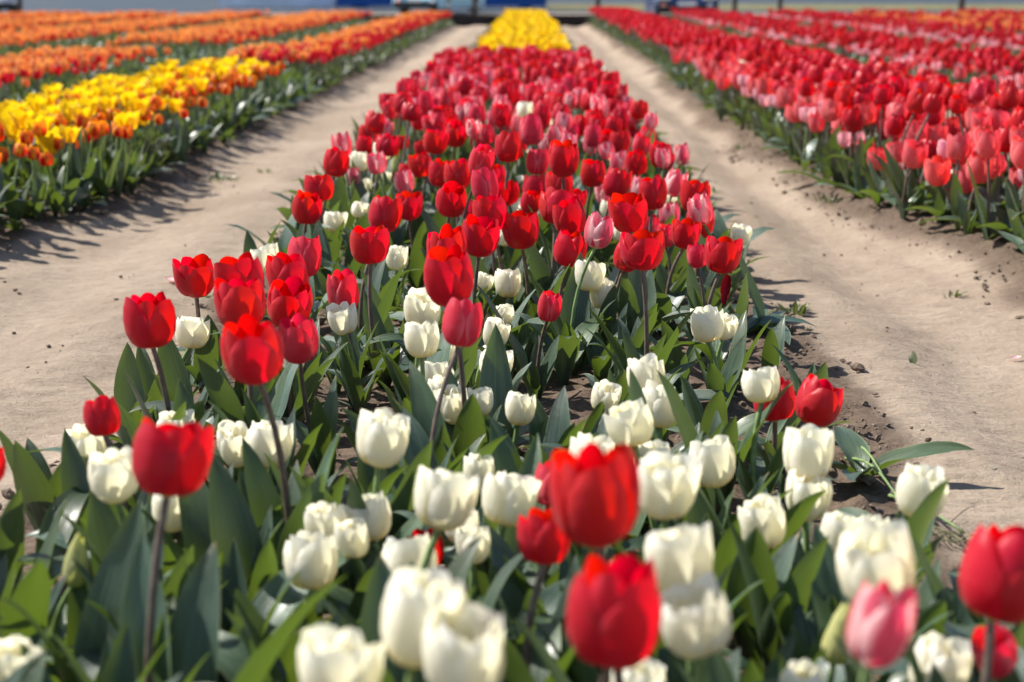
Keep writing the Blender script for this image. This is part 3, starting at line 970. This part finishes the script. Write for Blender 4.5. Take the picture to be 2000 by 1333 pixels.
# low plants sprawling over the path edges of the two neighbouring beds
for i, (bed, xa, xb, ya, yb, n) in enumerate(((2, .03, .28, 3.9, 7.0, 34), (1, -.03, -.26, 4.2, 7.5, 22))):
    r2 = np.random.default_rng(60 + i)
    for j in range(n):
        y = ya + (yb - ya) * (j + r2.random()) / n
        e = float(bed_edges(bed, y)[0 if bed == 2 else 1])
        x = e + xa + (xb - xa) * r2.random()
        root = link('tulip_shoot', None, None, (x, y, float(ground_z(x, y))))
        root.empty_display_size = .02
        az = (math.pi if bed == 2 else 0) + r2.normal(0, .7) - (.5 if bed == 2 else -.5) * -1
        nl, ln = int(r2.integers(3, 6)), r2.uniform(.14, .22)
        wide = 'hugging the bare soil' if abs(x - e) < .10 else 'just inside the edge' if abs(x - e) < .18 else 'under the flowers'
        st = 'near end' if y < 4.8 else 'near part' if y < 5.7 else 'farther part'
        tag(root, f'{"sprawling" if ln > .18 else "small"} {("three", "four", "five")[nl - 3]} leaved flowerless plant, {"right" if bed == 2 else "left"} bed path edge {st}, {wide}', 'tulip plant', 'flowerless plants along the path edge of the ' + ('right' if bed == 2 else 'left') + ' bed')
        add_leaves(root, nl, ln, r2, LEAVES, .5, .35, az)

# ------------------------------------------------------------------ masses: every other plant of the field
def spread_bed(i, ya, yb, dens, rng):
    st = 1 / math.sqrt(dens)
    out = []
    for y in np.arange(ya, yb, st):
        a, b = bed_edges(i, y)
        for x in np.arange(float(a) + .03, float(b) - .02, st):
            out.append((x + rng.normal(0, .03), y + rng.normal(0, .035)))
    return np.array(out)


def pick(rng, **p):
    x = rng.random() * sum(p.values())
    for k, v in p.items():
        x -= v
        if x <= 0: return k
    return k


rng = np.random.default_rng(12)
PL = [(x, y, 'N', 0) for x, y in EXTRA]          # x, y, kind, bed
for i in range(len(BEDS)):
    x0, x1, _ = BEDS[i]
    ya = {0: 4.95, 1: 3.7, 2: 3.75}.get(i, max(5.0, min(abs(x0), abs(x1)) / .33 - 1))
    for x, y in spread_bed(i, ya, END - .25, 74 if i == 0 else 112 if i == 1 else 118 if i == 2 else 62, rng):
        px, py, zc = project(np.array([x]), np.array([y]), np.array([.2]))
        if px[0] < -40 - 700 / zc[0] or px[0] > 2040 + 700 / zc[0]: continue
        clump = noise(x * 1.6, y * 1.1, 61)
        k = None
        if i == 0:
            if y < 12.1:
                k = pick(rng, R=.42 + .2 * clump, K=.27, S=.25 - .12 * clump, W=.03)
                if not -.55 < x < .42: k = 'N'
                if y < 6.1 and k != 'N': k = None if rng.random() < .75 else k
            elif y < 13.6: k = pick(rng, N=.9, O=.1)
            elif -.40 < x < .33: k = 'Y'
            elif -.52 < x < .44: k = 'N'
            else: continue
        elif i == 1:
            e = x1 - x
            if y < 10.7: k = pick(rng, Y=(.27 if y < 6.5 else .34) + .15 * clump if e > .22 else .12, O=.55 if e > .12 else .5, N=.02 if e > .12 else .45)
            elif y < 12.0: k = 'N'
            else: k = pick(rng, R=.75 if e < .35 else .32 if y < 16 else .14, T=.2 if e < .35 else .8, K=.08 if y < 17 else .0)
        elif i == 3:
            e = x1 - x
            if 14.3 < y < 16.6: k = 'N'
            else: k = pick(rng, R=.5 if e < .18 else .07, T=.45 if e < .18 else .8)
        elif i in (5, 7, 9, 11): k = pick(rng, R=.4 if x1 - x < .12 else .10 + .08 * clump, T=.9)
        elif i == 2:
            e = x - float(bed_edges(2, y)[0])
            if 13.1 < y < 13.9: k = 'N' if rng.random() < .75 else 'R'
            elif y < 13.1:
                if e < .14: k = pick(rng, C=.46, L=.12, R=.12, N=.28)
                elif e < .46: k = pick(rng, C=.60, L=.14 if y < 6 else .05, R=.24, K=.05, W=.012)
                else: k = pick(rng, R=.80, C=.10, K=.08, L=.025, S=.02)
            else: k = pick(rng, R=.72, C=.2 if e < .4 else .1, K=.12)
        elif i == 4: k = pick(rng, R=.55 + .35 * clump, C=.26, L=.22 if y < 17 else .45)
        elif i == 6: k = pick(rng, L=.6 if y < 20 else .35, R=.34, C=.10)
        elif i == 8: k = pick(rng, R=.3, O=.2, T=.6, C=.12)
        else: k = pick(rng, T=.6, R=.4)
        PL.append((x, y, k or 'N', i))

BEDNAME = {0: 'middle bed', 1: 'left bed', 2: 'right bed', 3: 'second left bed', 4: 'second right bed', 6: 'third right bed', 5: 'third left bed'}
COLOUR = {'R': 'red', 'K': 'deep pink', 'S': 'striped pink', 'W': 'white', 'C': 'coral pink', 'L': 'pale pink', 'Y': 'yellow', 'O': 'small orange', 'T': 'apricot orange'}
CAP = {'R': 300 - sum(l[0] == 'R' for l in LINES), 'K': 230, 'S': 150, 'W': 40, 'C': 220, 'L': 120, 'Y': 230, 'O': 280, 'T': 150, 'N': 0}


def template(kind, lod, seed):
    """one whole plant of the mass: stem, flower, leaves in metres"""
    r = np.random.default_rng(seed)
    b = Bag()
    h = float(np.mean(H0.get(kind, (.2, .3)))) if kind != 'N' else 0
    near = lod == 0
    if kind != 'N':
        ax = np.array([r.normal(0, .10), r.normal(0, .10), 1.0]); ax /= np.linalg.norm(ax)
        size = W0[kind]
        top = np.array([ax[0] * h * .6, ax[1] * h * .6, h - size * .5])
        b.tube(stem_curve((0, 0, 0), top, (0, 0), 4 if near else 2), .0036, 4 if near else 3, 1, caps=False)
        R = np.array(axis_quat(ax, r.uniform(0, 6.28)).to_matrix())
        for P, Q, uv in petals(kind, seed + 3, 3 if near else 2, 5 if near else 3, .06 if kind in 'CLY' else .0):
            b.add((P * size) @ R.T + top, Q, uv, 0)
    n = 3 if kind != 'N' else 4
    az = r.uniform(0, 6.28)
    for k in range(n):
        kd = 'low' if r.random() < (.4 if kind == 'N' else .14) else 'arch' if r.random() < .36 else 'up'
        V, Q, uv = leaf(seed * 7 + k, 2, 6 if near else 3, kd)
        L = r.uniform(.15, .22)
        a = az + k * 2.4 + r.uniform(-.5, .5); c, s = math.cos(a), math.sin(a)
        V = V * L; V = np.stack([V[:, 0] * c - V[:, 1] * s, V[:, 0] * s + V[:, 1] * c, V[:, 2]], -1)
        b.add(V, Q, uv, 2)
    return b.arrays()


NT_ = 6
TEMPL = {(k, lod): [template(k, lod, 300 + 31 * j + ord(k) + 900 * lod) for j in range(NT_)] for k in 'RKSWCLYOTN' for lod in (0, 1)}


def kmats(k): return [PM.get(k, PM['R']), M_STEM_DARK if k in DARK else M_STEM, M_LEAF[0]]


ONE = {}                                         # whole plants as shared meshes for single tulips too far off to show parts
def one_mesh(k, j):
    if (k, j) not in ONE:
        V, Q, U, M = TEMPL[(k, 0)][j]
        ONE[(k, j)] = mesh(NAME[k], V, Q, kmats(k), U, M)
    return ONE[(k, j)]


CELLS = {}
for p in PL: CELLS.setdefault((int(p[0] // .2), int(p[1] // .2)), []).append(p)


def NEAR_CELLS(x, y):
    i, j = int(x // .2), int(y // .2)
    return [r for a in (-1, 0, 1) for b in (-1, 0, 1) for r in CELLS.get((i + a, j + b), ())]


by_kind = {}
for p in PL: by_kind.setdefault(p[2], []).append(p)
rest = {}
rng = np.random.default_rng(99)
DEPTH = ((4.8, 'near end'), (5.7, 'near part'), (6.8, 'second stretch'), (8.0, 'middle stretch'), (9.5, 'third stretch'), (11.5, 'far part'), (99, 'far end'))
for k, ps in by_kind.items():
    ps.sort(key=lambda p: p[1])
    A = np.array([(p[0], p[1]) for p in ps])
    px, py, zc = project(A[:, 0], A[:, 1], np.full(len(A), .28))
    cap, used = CAP.get(k, 0), 0
    for j, p in enumerate(ps):
        x, y, _, bi = p
        if k == 'N' or used >= cap or px[j] < -15 or px[j] > 2015:
            rest.setdefault((k, 0 if y < 9 else 1), []).append(p); continue
        used += 1
        a, b = bed_edges(bi, y)
        f = (x - float(a)) / (float(b) - float(a))
        pathside = 1 - f if bi % 2 == 1 else f
        if bi == 0: wh = 'left edge' if f < .2 else 'right edge' if f > .8 else 'left half' if f < .4 else 'right half' if f > .6 else 'middle line'
        else: wh = 'path edge' if pathside < .2 else 'path side' if pathside < .45 else 'far side' if pathside < .75 else 'far edge'
        dp = next(n for lim, n in DEPTH if y < lim)
        q, = [min((r for r in NEAR_CELLS(x, y) if r[2] != k), key=lambda r: (r[0] - x) ** 2 + (r[1] - y) ** 2, default=None)]
        lo, hi = H0[k]
        tall = rng.random()
        hadj = 'tall ' if tall > .78 else 'short ' if tall < .22 else ''
        nb = ''
        if q is not None and (q[0] - x) ** 2 + (q[1] - y) ** 2 < .19 ** 2:
            nb = f', {"behind" if q[1] < y - .05 else "before" if q[1] > y + .05 else "beside"} a {COLOUR[q[2]]} one' if q[2] != 'N' else ', among bare leaves'
        lab = f'{hadj}{COLOUR[k]} tulip, {BEDNAME.get(bi, "outer beds")} {wh}, {dp}{nb}'
        grp = f'{COLOUR[k]} tulips massed in the {BEDNAME.get(bi, "outer beds")}'
        h = lo + (hi - lo) * tall
        if bi == 0: h = max(h, .25 + .1 * tall)
        if bi == 2: h -= .05 * (1 - tall)
        if y < 6.6:
            build_tulip(k, (x + rng.normal(0, .02), y + rng.normal(0, .02), float(ground_z(x, y)) + h), W0[k] * rng.uniform(.85, 1.12), lab, grp, rng, False, None, None, 3)
        else:
            s = (.86 + .26 * tall) * (1.0 if bi == 0 else .90 if bi > 2 or y > 13.5 else 1) * (.82 if bi % 2 and k in 'RK' else 1)
            o = link(NAME[k], one_mesh(k, int(rng.integers(NT_))), None, (x, y, float(ground_z(x, y)) - .005), Quaternion((0, 0, 1), rng.uniform(0, 6.28)), (s, s, s))
            tag(o, lab, 'tulip', grp)

STUFF = {'R': ('red_tulip_mass', 'red tulips further back in the beds, too many to count'), 'K': ('crimson_tulip_mass', 'deep pink tulips further back among the red ones'), 'S': ('striped_tulip_mass', 'striped tulips further back in the middle bed'),
         'W': ('white_tulip_mass', 'odd white tulips further back in the beds'), 'C': ('coral_tulip_mass', 'coral tulips further back in the right hand beds'), 'L': ('pink_tulip_mass', 'pale pink tulips in the outer right hand beds'),
         'Y': ('yellow_tulip_mass', 'solid yellow tulips at the far end of the middle bed'), 'O': ('orange_tulip_mass', 'small orange and red tulips further back on the left'), 'T': ('apricot_tulip_mass', 'apricot orange tulips filling the far left beds'),
         'N': ('tulip_foliage', 'green tulip foliage without flowers along the beds')}
for k in 'RKSWCLYOTN':
    Vs, Qs, Us, Ms, Rs, off = [], [], [], [], [], 0
    for lod in (0, 1):
        ps = rest.get((k, lod), [])
        if not ps: continue
        tid = rng.integers(0, NT_, len(ps))
        for j in range(NT_):
            A = np.array([(p[0], p[1], p[3]) for p, t in zip(ps, tid) if t == j])
            if not len(A): continue
            V, Q, U, M = TEMPL[(k, lod)][j]
            n = len(A)
            an = rng.uniform(0, 6.28, n); c, s = np.cos(an)[:, None], np.sin(an)[:, None]
            sc = rng.uniform(.85, 1.10, n)[:, None] * np.where(A[:, 2] == 0, 1.0, np.where((A[:, 2] > 2) | (A[:, 1] > 13.5), .90, 1.0) * np.where((A[:, 2] % 2 == 1) & (k in 'RK'), .82, 1.0))[:, None]
            W = np.stack([V[:, 0] * c - V[:, 1] * s, V[:, 0] * s + V[:, 1] * c, np.broadcast_to(V[:, 2], (n, len(V)))], -1) * sc[..., None]
            W = W + np.stack([A[:, 0], A[:, 1], ground_z(A[:, 0], A[:, 1]) - .005], -1)[:, None]
            Vs.append(W.reshape(-1, 3)); Qs.append((Q[None] + len(V) * np.arange(n)[:, None, None]).reshape(-1, 4) + off)
            Us.append(np.tile(U, (n, 1))); Ms.append(np.tile(M, n)); Rs.append(np.repeat(rng.random(n), len(V)))
            off += n * len(V)
    if not Vs: continue
    nm, lab = STUFF[k]
    me = mesh(nm, np.concatenate(Vs), np.concatenate(Qs), kmats(k), np.concatenate(Us), np.concatenate(Ms), True, {'rnd': np.concatenate(Rs)})
    tag(link(nm, me), lab, kind='stuff')

# tell apart the few that would still read alike
same = {}
for o in SC.objects:
    if 'label' in o and 'group' in o: same.setdefault(o['label'], []).append(o)
ORD = ('first', 'second', 'third', 'fourth', 'fifth', 'sixth')
NUM = ('', '', 'two', 'three', 'four', 'five', 'six')
for lab, os_ in same.items():
    n = len(os_)
    if n < 2 or n > 6: continue
    os_.sort(key=lambda o: o.location.x / max(o.location.y, .1))
    for i, o in enumerate(os_):
        w = ('left' if i == 0 else 'right') + ' of two' if n == 2 else f'{ORD[i]} from left of {NUM[n]}'
        full = f'{lab}, {w}'
        if len(full.replace(',', ' ').split()) <= 16: o['label'] = full
        else:
            short = f'{lab.rsplit(", ", 1)[0]}, {w}'
            if len(short.split()) <= 16: o['label'] = short

# ------------------------------------------------------------------ weeds and litter on the paths
M_WEED = leaf_mat('weed_leaf', (.075, .105, .035), (.15, .18, .07), (.18, .24, .03))
WEED = [mesh('leaf', *leaf(700 + i, 2, 5, 'up')[:2], [M_WEED], leaf(700 + i, 2, 5, 'up')[2]) for i in range(4)]


def weed(px, py, r, n, label, spread=1.0):
    p = ground_at(px, py); p.z = float(ground_z(p.x, p.y))
    root = tag(link('weed', None, None, p), label, 'weed', 'weeds growing on the paths')
    rg = np.random.default_rng(int(px))
    for k in range(n):
        a, d = rg.uniform(0, 6.28), r * spread * rg.random() ** .6
        L = r * rg.uniform(.45, .9)
        q = Quaternion((0, 0, 1), a) @ Quaternion((0, 1, 0), rg.uniform(-.1, .9))
        link('leaf', WEED[rg.integers(4)], root, (d * .8 * math.cos(a), d * .8 * math.sin(a), .001), q, (L, L * 1.3, L))


weed(1548, 632, .042, 34, 'bushy green weed at the foot of the right bed edge')
weed(1860, 578, .030, 14, 'small weed alone in the right path')
weed(1620, 412, .040, 22, 'flat weed by the edge of the right hand bed', 1.6)
weed(1440, 294, .035, 16, 'flat weed far along the right path')
weed(437, 348, .050, 22, 'flat weed patch on the left path, larger of two', 1.5)
weed(515, 340, .035, 16, 'small weed patch on the left path, smaller of two', 1.3)
weed(252, 760, .022, 7, 'tiny weed seedling on the left path beside the red tulip', .5)
weed(1395, 385, .030, 12, 'dull weed against the right edge of the middle bed')

# fallen leaves and petals
M_DRY = leaf_mat('fallen_leaf', (.075, .10, .03), (.12, .14, .05), (.15, .17, .03), .2)
def fallen(name, px, py, me, L, q, label, cat, dz=.004):
    p = ground_at(px, py); p.z = float(ground_z(p.x, p.y)) + dz
    return tag(link(name, me, None, p, q, (L, L, L)), label, cat)


V, Q, uv = leaf(811, 4, 8, 'up')
fallen('fallen_leaf', 1783, 722, mesh('fallen_leaf', V * np.array([1, 1.7, 1]), Q, [M_DRY], uv), .036, Quaternion((0, 0, 1), 1.2), 'small curled green leaf standing upright on the right path', 'leaf', -.006)
V, Q, uv = leaf(815, 4, 8, 'low')
fallen('fallen_leaf', 1905, 934, mesh('fallen_leaf', V * np.array([1, 2.4, .6]), Q, [M_DRY], uv), .045, Quaternion((0, 0, 1), .2) @ Quaternion((0, 1, 0), .0), 'dark green leaf lying flat on the right path in front', 'leaf', -.010)
M_PALE = plain('withered_petal', (.62, .42, .47), .6, vary=.2, scale=40)
def loose_petal(px, py, L, rotz, kind, mat, label):
    P, q, uv = petal(kind, 0, False, np.random.default_rng(int(px)), 6, 8)
    P = P - np.array([P[:, 0].max(), 0, 0]); P = np.stack([P[:, 2], P[:, 1], -P[:, 0] * .8], -1)
    P[:, 2] -= P[:, 2].min()
    fallen('fallen_petal', px, py, mesh('fallen_petal', P, q, [mat], uv), L, Quaternion((0, 0, 1), rotz), label, 'petal', .006)


loose_petal(322, 566, .05, .3, 'K', PM['L'], 'withered pink petal lying on the left path')
loose_petal(1994, 700, .024, 2.4, 'S', PM['L'], 'pink petal scrap lying at the right rim of the right path')
P, q, uv = petal('K', 0, False, np.random.default_rng(8), 6, 10)
c = at(640, 930, 2.12)
tag(link('withered_leaf', mesh('withered_leaf', P * np.array([.5, .5, 1.3]), q, [plain('mauve_skin', (.42, .34, .42), .4, .5, vary=.35, scale=30)], uv), None, (c.x - .01, c.y, .02), Quaternion((0, 0, 1), 1.2), (.07, .07, .10)), 'shrivelled mauve leaf among the green ones left of the big white tulip', 'leaf')

# the tuft of cut grass and the loose stems at the bed's right corner
M_GRASS = plain('grass_blade', (.115, .15, .045), .55, .3, vary=.4, scale=30, col2=(.22, .21, .10))
p = ground_at(1828, 1075); rg = np.random.default_rng(4)
root = tag(link('grass_tuft', None, None, (p.x, p.y, float(ground_z(p.x, p.y)))), 'untidy tuft of cut grass at the right corner of the middle bed', 'grass tuft')
for k in range(34):
    a = rg.uniform(0, 6.28); L = rg.uniform(.03, .075); e = rg.uniform(.05, .55); o = rg.normal(0, .018, 2)
    s = np.linspace(0, 1, 5)
    Cc = np.stack([o[0] + np.cos(a) * L * s, o[1] + np.sin(a) * L * s, .003 + L * e * s - .5 * L * e * s ** 2.5], -1)
    Nn = np.array([-math.sin(a), math.cos(a), .2]) * (.0016 * (1.02 - s))[:, None]
    Vv = np.concatenate([Cc - Nn, Cc + Nn, Cc + np.array([0, 0, .0008])]).reshape(3, 5, 3).transpose(1, 0, 2).reshape(-1, 3)
    link('blade', mesh('blade', Vv[:, :], grid_quads(2, 4), [M_GRASS], np.zeros((15, 2))), root)
for (ax, ay, bx, by, lab) in ((1645, 905, 1730, 985, 'cut green stem lying over another one at the right bed edge'), (1650, 935, 1760, 1030, 'long cut green stem slanting towards the grass tuft'), (1735, 1010, 1880, 1085, 'cut dark stem lying beside the grass tuft')):
    A, B_ = ground_at(ax, ay), ground_at(bx, by)
    P = [(A.x + (B_.x - A.x) * s, A.y + (B_.y - A.y) * s, float(ground_z(A.x, A.y)) + .012 + .022 * math.sin(math.pi * s) * (1 if ax < 1700 else .3)) for s in np.linspace(0, 1, 7)]
    tag(Bag().tube(P, np.linspace(.0028, .0018, 7), 6).build('cut_stem', [M_STEM], None, True), lab, 'stem', 'cut stems at the bed edge')

# ------------------------------------------------------------------ beyond the field
YARD = -.25
m, nt = new_mat('yard'); T = NT(nt)
pos = T.n('ShaderNodeTexCoord').outputs['Object']
sep = T.n('ShaderNodeSeparateXYZ'); T.put(sep.inputs[0], pos)
nz = T.noise(pos, .8, 5, .6)
col = T.mix(T.ramp(nz, .3, .7), (.20, .16, .12), (.27, .225, .175))
pr = T.n('ShaderNodeBsdfPrincipled', ins={'Base Color': col, 'Roughness': .95}); o = T.n('ShaderNodeOutputMaterial'); T.put(o.inputs[0], pr.outputs[0])
Rr = 2500.0
def sheet(name, x0, x1, y0, y1, z, mat, label):
    me = mesh(name, [(x0, y0, z), (x1, y0, z), (x1, y1, z), (x0, y1, z)], [[0, 1, 2, 3]], [mat], [(0, 0), (1, 0), (1, 1), (0, 1)], smooth=False)
    return tag(link(name, me), label, kind='structure')


sheet('ground', -Rr, Rr, -400, Rr, YARD, m, 'flat bare land around the tulip field')
sheet('grass_verge', .9, 150, 69, 92, YARD + .03, plain('verge_grass', (.125, .125, .055), .95, .1, vary=.4, scale=1.6, col2=(.20, .185, .11)), 'dull grass verge between the yard and the road')
sheet('road', -600, 600, 64, 420, YARD + .02, plain('asphalt', (.030, .044, .064), .8, .3, vary=.18, scale=.6), 'wide blue grey asphalt beyond the grass verge')

M_BOARD = plain('dark_board', (.030, .025, .026), .8, .25, vary=.4, scale=6, bump=.3)
root = tag(link('edging_wall', None, None, (0, END + .06, 0)), 'low dark timber edging across the far end of the field', 'edging')
rg = np.random.default_rng(3)
for k in range(10):
    for r_ in range(2):
        b = Bag().box((0, 0, 0), (2.99, .07, .225))
        b.build('plank', [M_BOARD], root, False, (-13.5 + 3 * k + (0 if r_ else .0), rg.uniform(-.006, .006), -.135 + .232 * r_))

M_POST = plain('post', (.055, .045, .045), .75, .3, vary=.3, scale=9)
for px, lab in ((87, 'grey post behind the orange beds on the far left'), (931, 'dark post between the pale blue car and the blue container'), (1160, 'dark post at the far end of the right path'), (1413, 'dark post just right of the dark car'), (1497, 'dark post second to the right of the dark car'), (1832, 'thick dark post behind the pink and orange beds'), (1968, 'last dark post at the far right')):
    z = 36.0
    x = (px - 1030) / F * z
    root = tag(link('fence_post', None, None, (x, END + 1.6, YARD)), lab, 'post', 'posts beyond the field')
    b = Bag().tube([(0, 0, -.1), (0, 0, 1.5)], .05 if px != 1832 else .065, 10); b.build('shaft', [M_POST], root, True)
    Bag().tube([(0, 0, 1.5), (0, 0, 1.53), (0, 0, 1.55)], [.062, .058, .01], 10).build('cap', [M_POST], root, True)


def container(x0, x1, y, base, hgt, col, label):
    """corrugated steel box seen from its long side"""
    L, D = x1 - x0, 2.44
    paint = plain('container_paint', col, .5, .4, vary=.10, scale=1.5)
    root = tag(link('container', None, None, ((x0 + x1) / 2, y + D / 2, YARD + base)), label, 'container')
    def wall(Lw):
        n = int(Lw / .28)
        xs, ds = [], []
        for k in range(n):
            a = -Lw / 2 + Lw * k / n; s = Lw / n
            xs += [a, a + s * .3, a + s * .5, a + s * .8]; ds += [0, 0, .036, .036]
        xs.append(Lw / 2); ds.append(0)
        xs, ds = np.array(xs), np.array(ds)
        V = np.concatenate([np.stack([xs, ds, 0 * xs + .16], -1), np.stack([xs, ds, 0 * xs + hgt - .1], -1)])
        return mesh('wall', V, grid_quads(len(xs) - 1, 1), [paint], np.zeros((len(V), 2)), smooth=False)
    wl, we = wall(L - .3), wall(D - .3)
    link('wall', wl, root, (0, -D / 2 + .02, 0)); link('wall', wl, root, (0, D / 2 - .02, 0), Quaternion((0, 0, 1), math.pi))
    link('wall', we, root, (-L / 2 + .02, 0, 0), Quaternion((0, 0, 1), -math.pi / 2))
    for sx in (-1, 1):
        for sy in (-1, 1): Bag().box((0, 0, hgt / 2), (.16, .16, hgt)).build('corner_post', [paint], root, False, (sx * (L / 2 - .08), sy * (D / 2 - .08), 0))
    for sy in (-1, 1):
        Bag().box((0, 0, 0), (L - .32, .10, .16)).build('bottom_rail', [paint], root, False, (0, sy * (D / 2 - .05), .08))
        Bag().box((0, 0, 0), (L - .32, .10, .10)).build('top_rail', [paint], root, False, (0, sy * (D / 2 - .05), hgt - .05))
    Bag().box((0, 0, 0), (L - .2, D - .2, .04)).build('roof', [paint], root, False, (0, 0, hgt - .03))
    for s in (-1, 1):
        d = Bag().box((0, 0, 0), (.05, D / 2 - .19, hgt - .3)).build('door', [paint], root, False, (L / 2 - .05, s * (D / 4 - .06), hgt / 2 + .02))
        Bag().tube([(.05, 0, -hgt / 2 + .2), (.05, 0, hgt / 2 - .2)], .02, 6).build('lock_bar', [M_POST], d)
    for s in (-1, 1):
        Bag().box((0, 0, 0), (.5, D, base)).build('sleeper', [M_BOARD], root, False, (s * L * .4, 0, -base / 2))


def wx(px, z): return (px - 1030) / F * z
container(wx(437, 78), wx(661, 78), 78, .03, 2.6, (.86, .86, .90), 'long white container standing on the verge behind the orange beds')
container(wx(664, 76), wx(1066, 76), 76, .10, 2.6, (.006, .085, .36), 'long blue container at the edge of the road')

M_TYRE = plain('tyre', (.018, .018, .020), .85, .2)
M_RIM = plain('wheel_rim', (.45, .46, .48), .35, .5, metal=.8)
M_GLASS = plain('car_glass', (.03, .04, .05), .06, .6)
M_LAMPC = plain('lamp_glass', (.80, .80, .82), .08, .8)
M_AMBER = plain('amber_lamp', (.85, .32, .20), .2, .6)
M_TRIM = plain('black_trim', (.022, .022, .025), .6, .3)


def car(px, z, col, label, face=0.0, length=4.3, width=1.78):
    """a hatchback looking towards -Y before turning"""
    paint = plain('car_paint', col, .25, .55, vary=.04)
    root = tag(link('car', None, None, (wx(px, z), z, YARD), Quaternion((0, 0, 1), face)), label, 'car')
    prof = [(-.5, .22), (-.5, .52), (-.47, .68), (-.26, .82), (-.12, .98), (.02, 1.36), (.12, 1.46), (.34, 1.46), (.46, 1.10), (.495, .95), (.5, .50), (.49, .24)]
    n = len(prof)
    V, q = [], []
    ws = (-1, -.94, .94, 1)
    for w in ws:
        for (a, h) in prof:
            k = 1 if abs(w) < .99 else .985
            tuck = 1 - .20 * max(0, h - .85)
            V.append((w * width / 2 * tuck, a * length * k, h if abs(w) < .99 or h < .5 else h - .035))
    for j in range(3):
        for i in range(n):
            q.append([j * n + i, j * n + (i + 1) % n, (j + 1) * n + (i + 1) % n, (j + 1) * n + i])
    me = bpy.data.meshes.new('body')
    me.from_pydata(V, [], [tuple(x) for x in q] + [tuple(range(n - 1, -1, -1)), tuple(range(3 * n, 4 * n))])
    me.materials.append(paint); me.update()
    link('body', me, root)
    def pane(name, pts): link(name, mesh(name, pts, [[0, 1, 2, 3]], [M_GLASS], [(0, 0)] * 4, smooth=False), root)
    w2 = width / 2
    pane('windscreen', [(-w2 * .84, -.115 * length - .01, 1.0), (w2 * .84, -.115 * length - .01, 1.0), (w2 * .76, .012 * length - .012, 1.345), (-w2 * .76, .012 * length - .012, 1.345)])
    for s in (-1, 1):
        pane('side_window', [(s * w2 * .972, -.06 * length, 1.03), (s * w2 * .972, .38 * length, 1.06), (s * w2 * .915, .31 * length, 1.36), (s * w2 * .915, .05 * length, 1.36)])
        hl = Bag().box((0, 0, 0), (.36, .14, .15), 0, .85).build('headlight', [M_LAMPC], root, False, (s * (w2 - .26), -length / 2 + .06, .68))
        Bag().tube([(0, .02, 0), (0, -.03, 0)], [.085, .08], 14).build('fog_lamp', [M_LAMPC if s > 0 else M_AMBER], root, True, (s * (w2 - .24), -length / 2 - .0, .44))
        Bag().box((0, 0, 0), (.16, .10, .12)).build('door_mirror', [paint], root, False, (s * (w2 + .06), -.08 * length, 1.02))
        for yy in (-.31, .30):
            wl = Bag().tube([(-.10, 0, 0), (-.09, 0, 0), (.09, 0, 0), (.10, 0, 0)], [.28, .315, .315, .28], 20).build('wheel', [M_TYRE], root, True, (s * (w2 - .10), yy * length, .315))
            Bag().tube([(-.02, 0, 0), (.02, 0, 0)], [.20, .17], 14).build('rim', [M_RIM], wl, False, (s * .095, 0, 0))
    Bag().box((0, 0, 0), (width * .96, .14, .20), 0, .97).build('bumper', [M_TRIM], root, False, (0, -length / 2 + .03, .33))
    Bag().box((0, 0, 0), (.52, .02, .11)).build('number_plate', [M_LAMPC], root, False, (0, -length / 2 - .05, .50))


car(1322, 51, (.012, .030, .10), 'dark blue car facing the field beyond the red bed')
car(862, 62, (.30, .55, .72), 'pale blue car in front of the blue container', -.35)
car(-22, 58, (.40, .45, .58), 'silver blue car at the far left corner', .5)
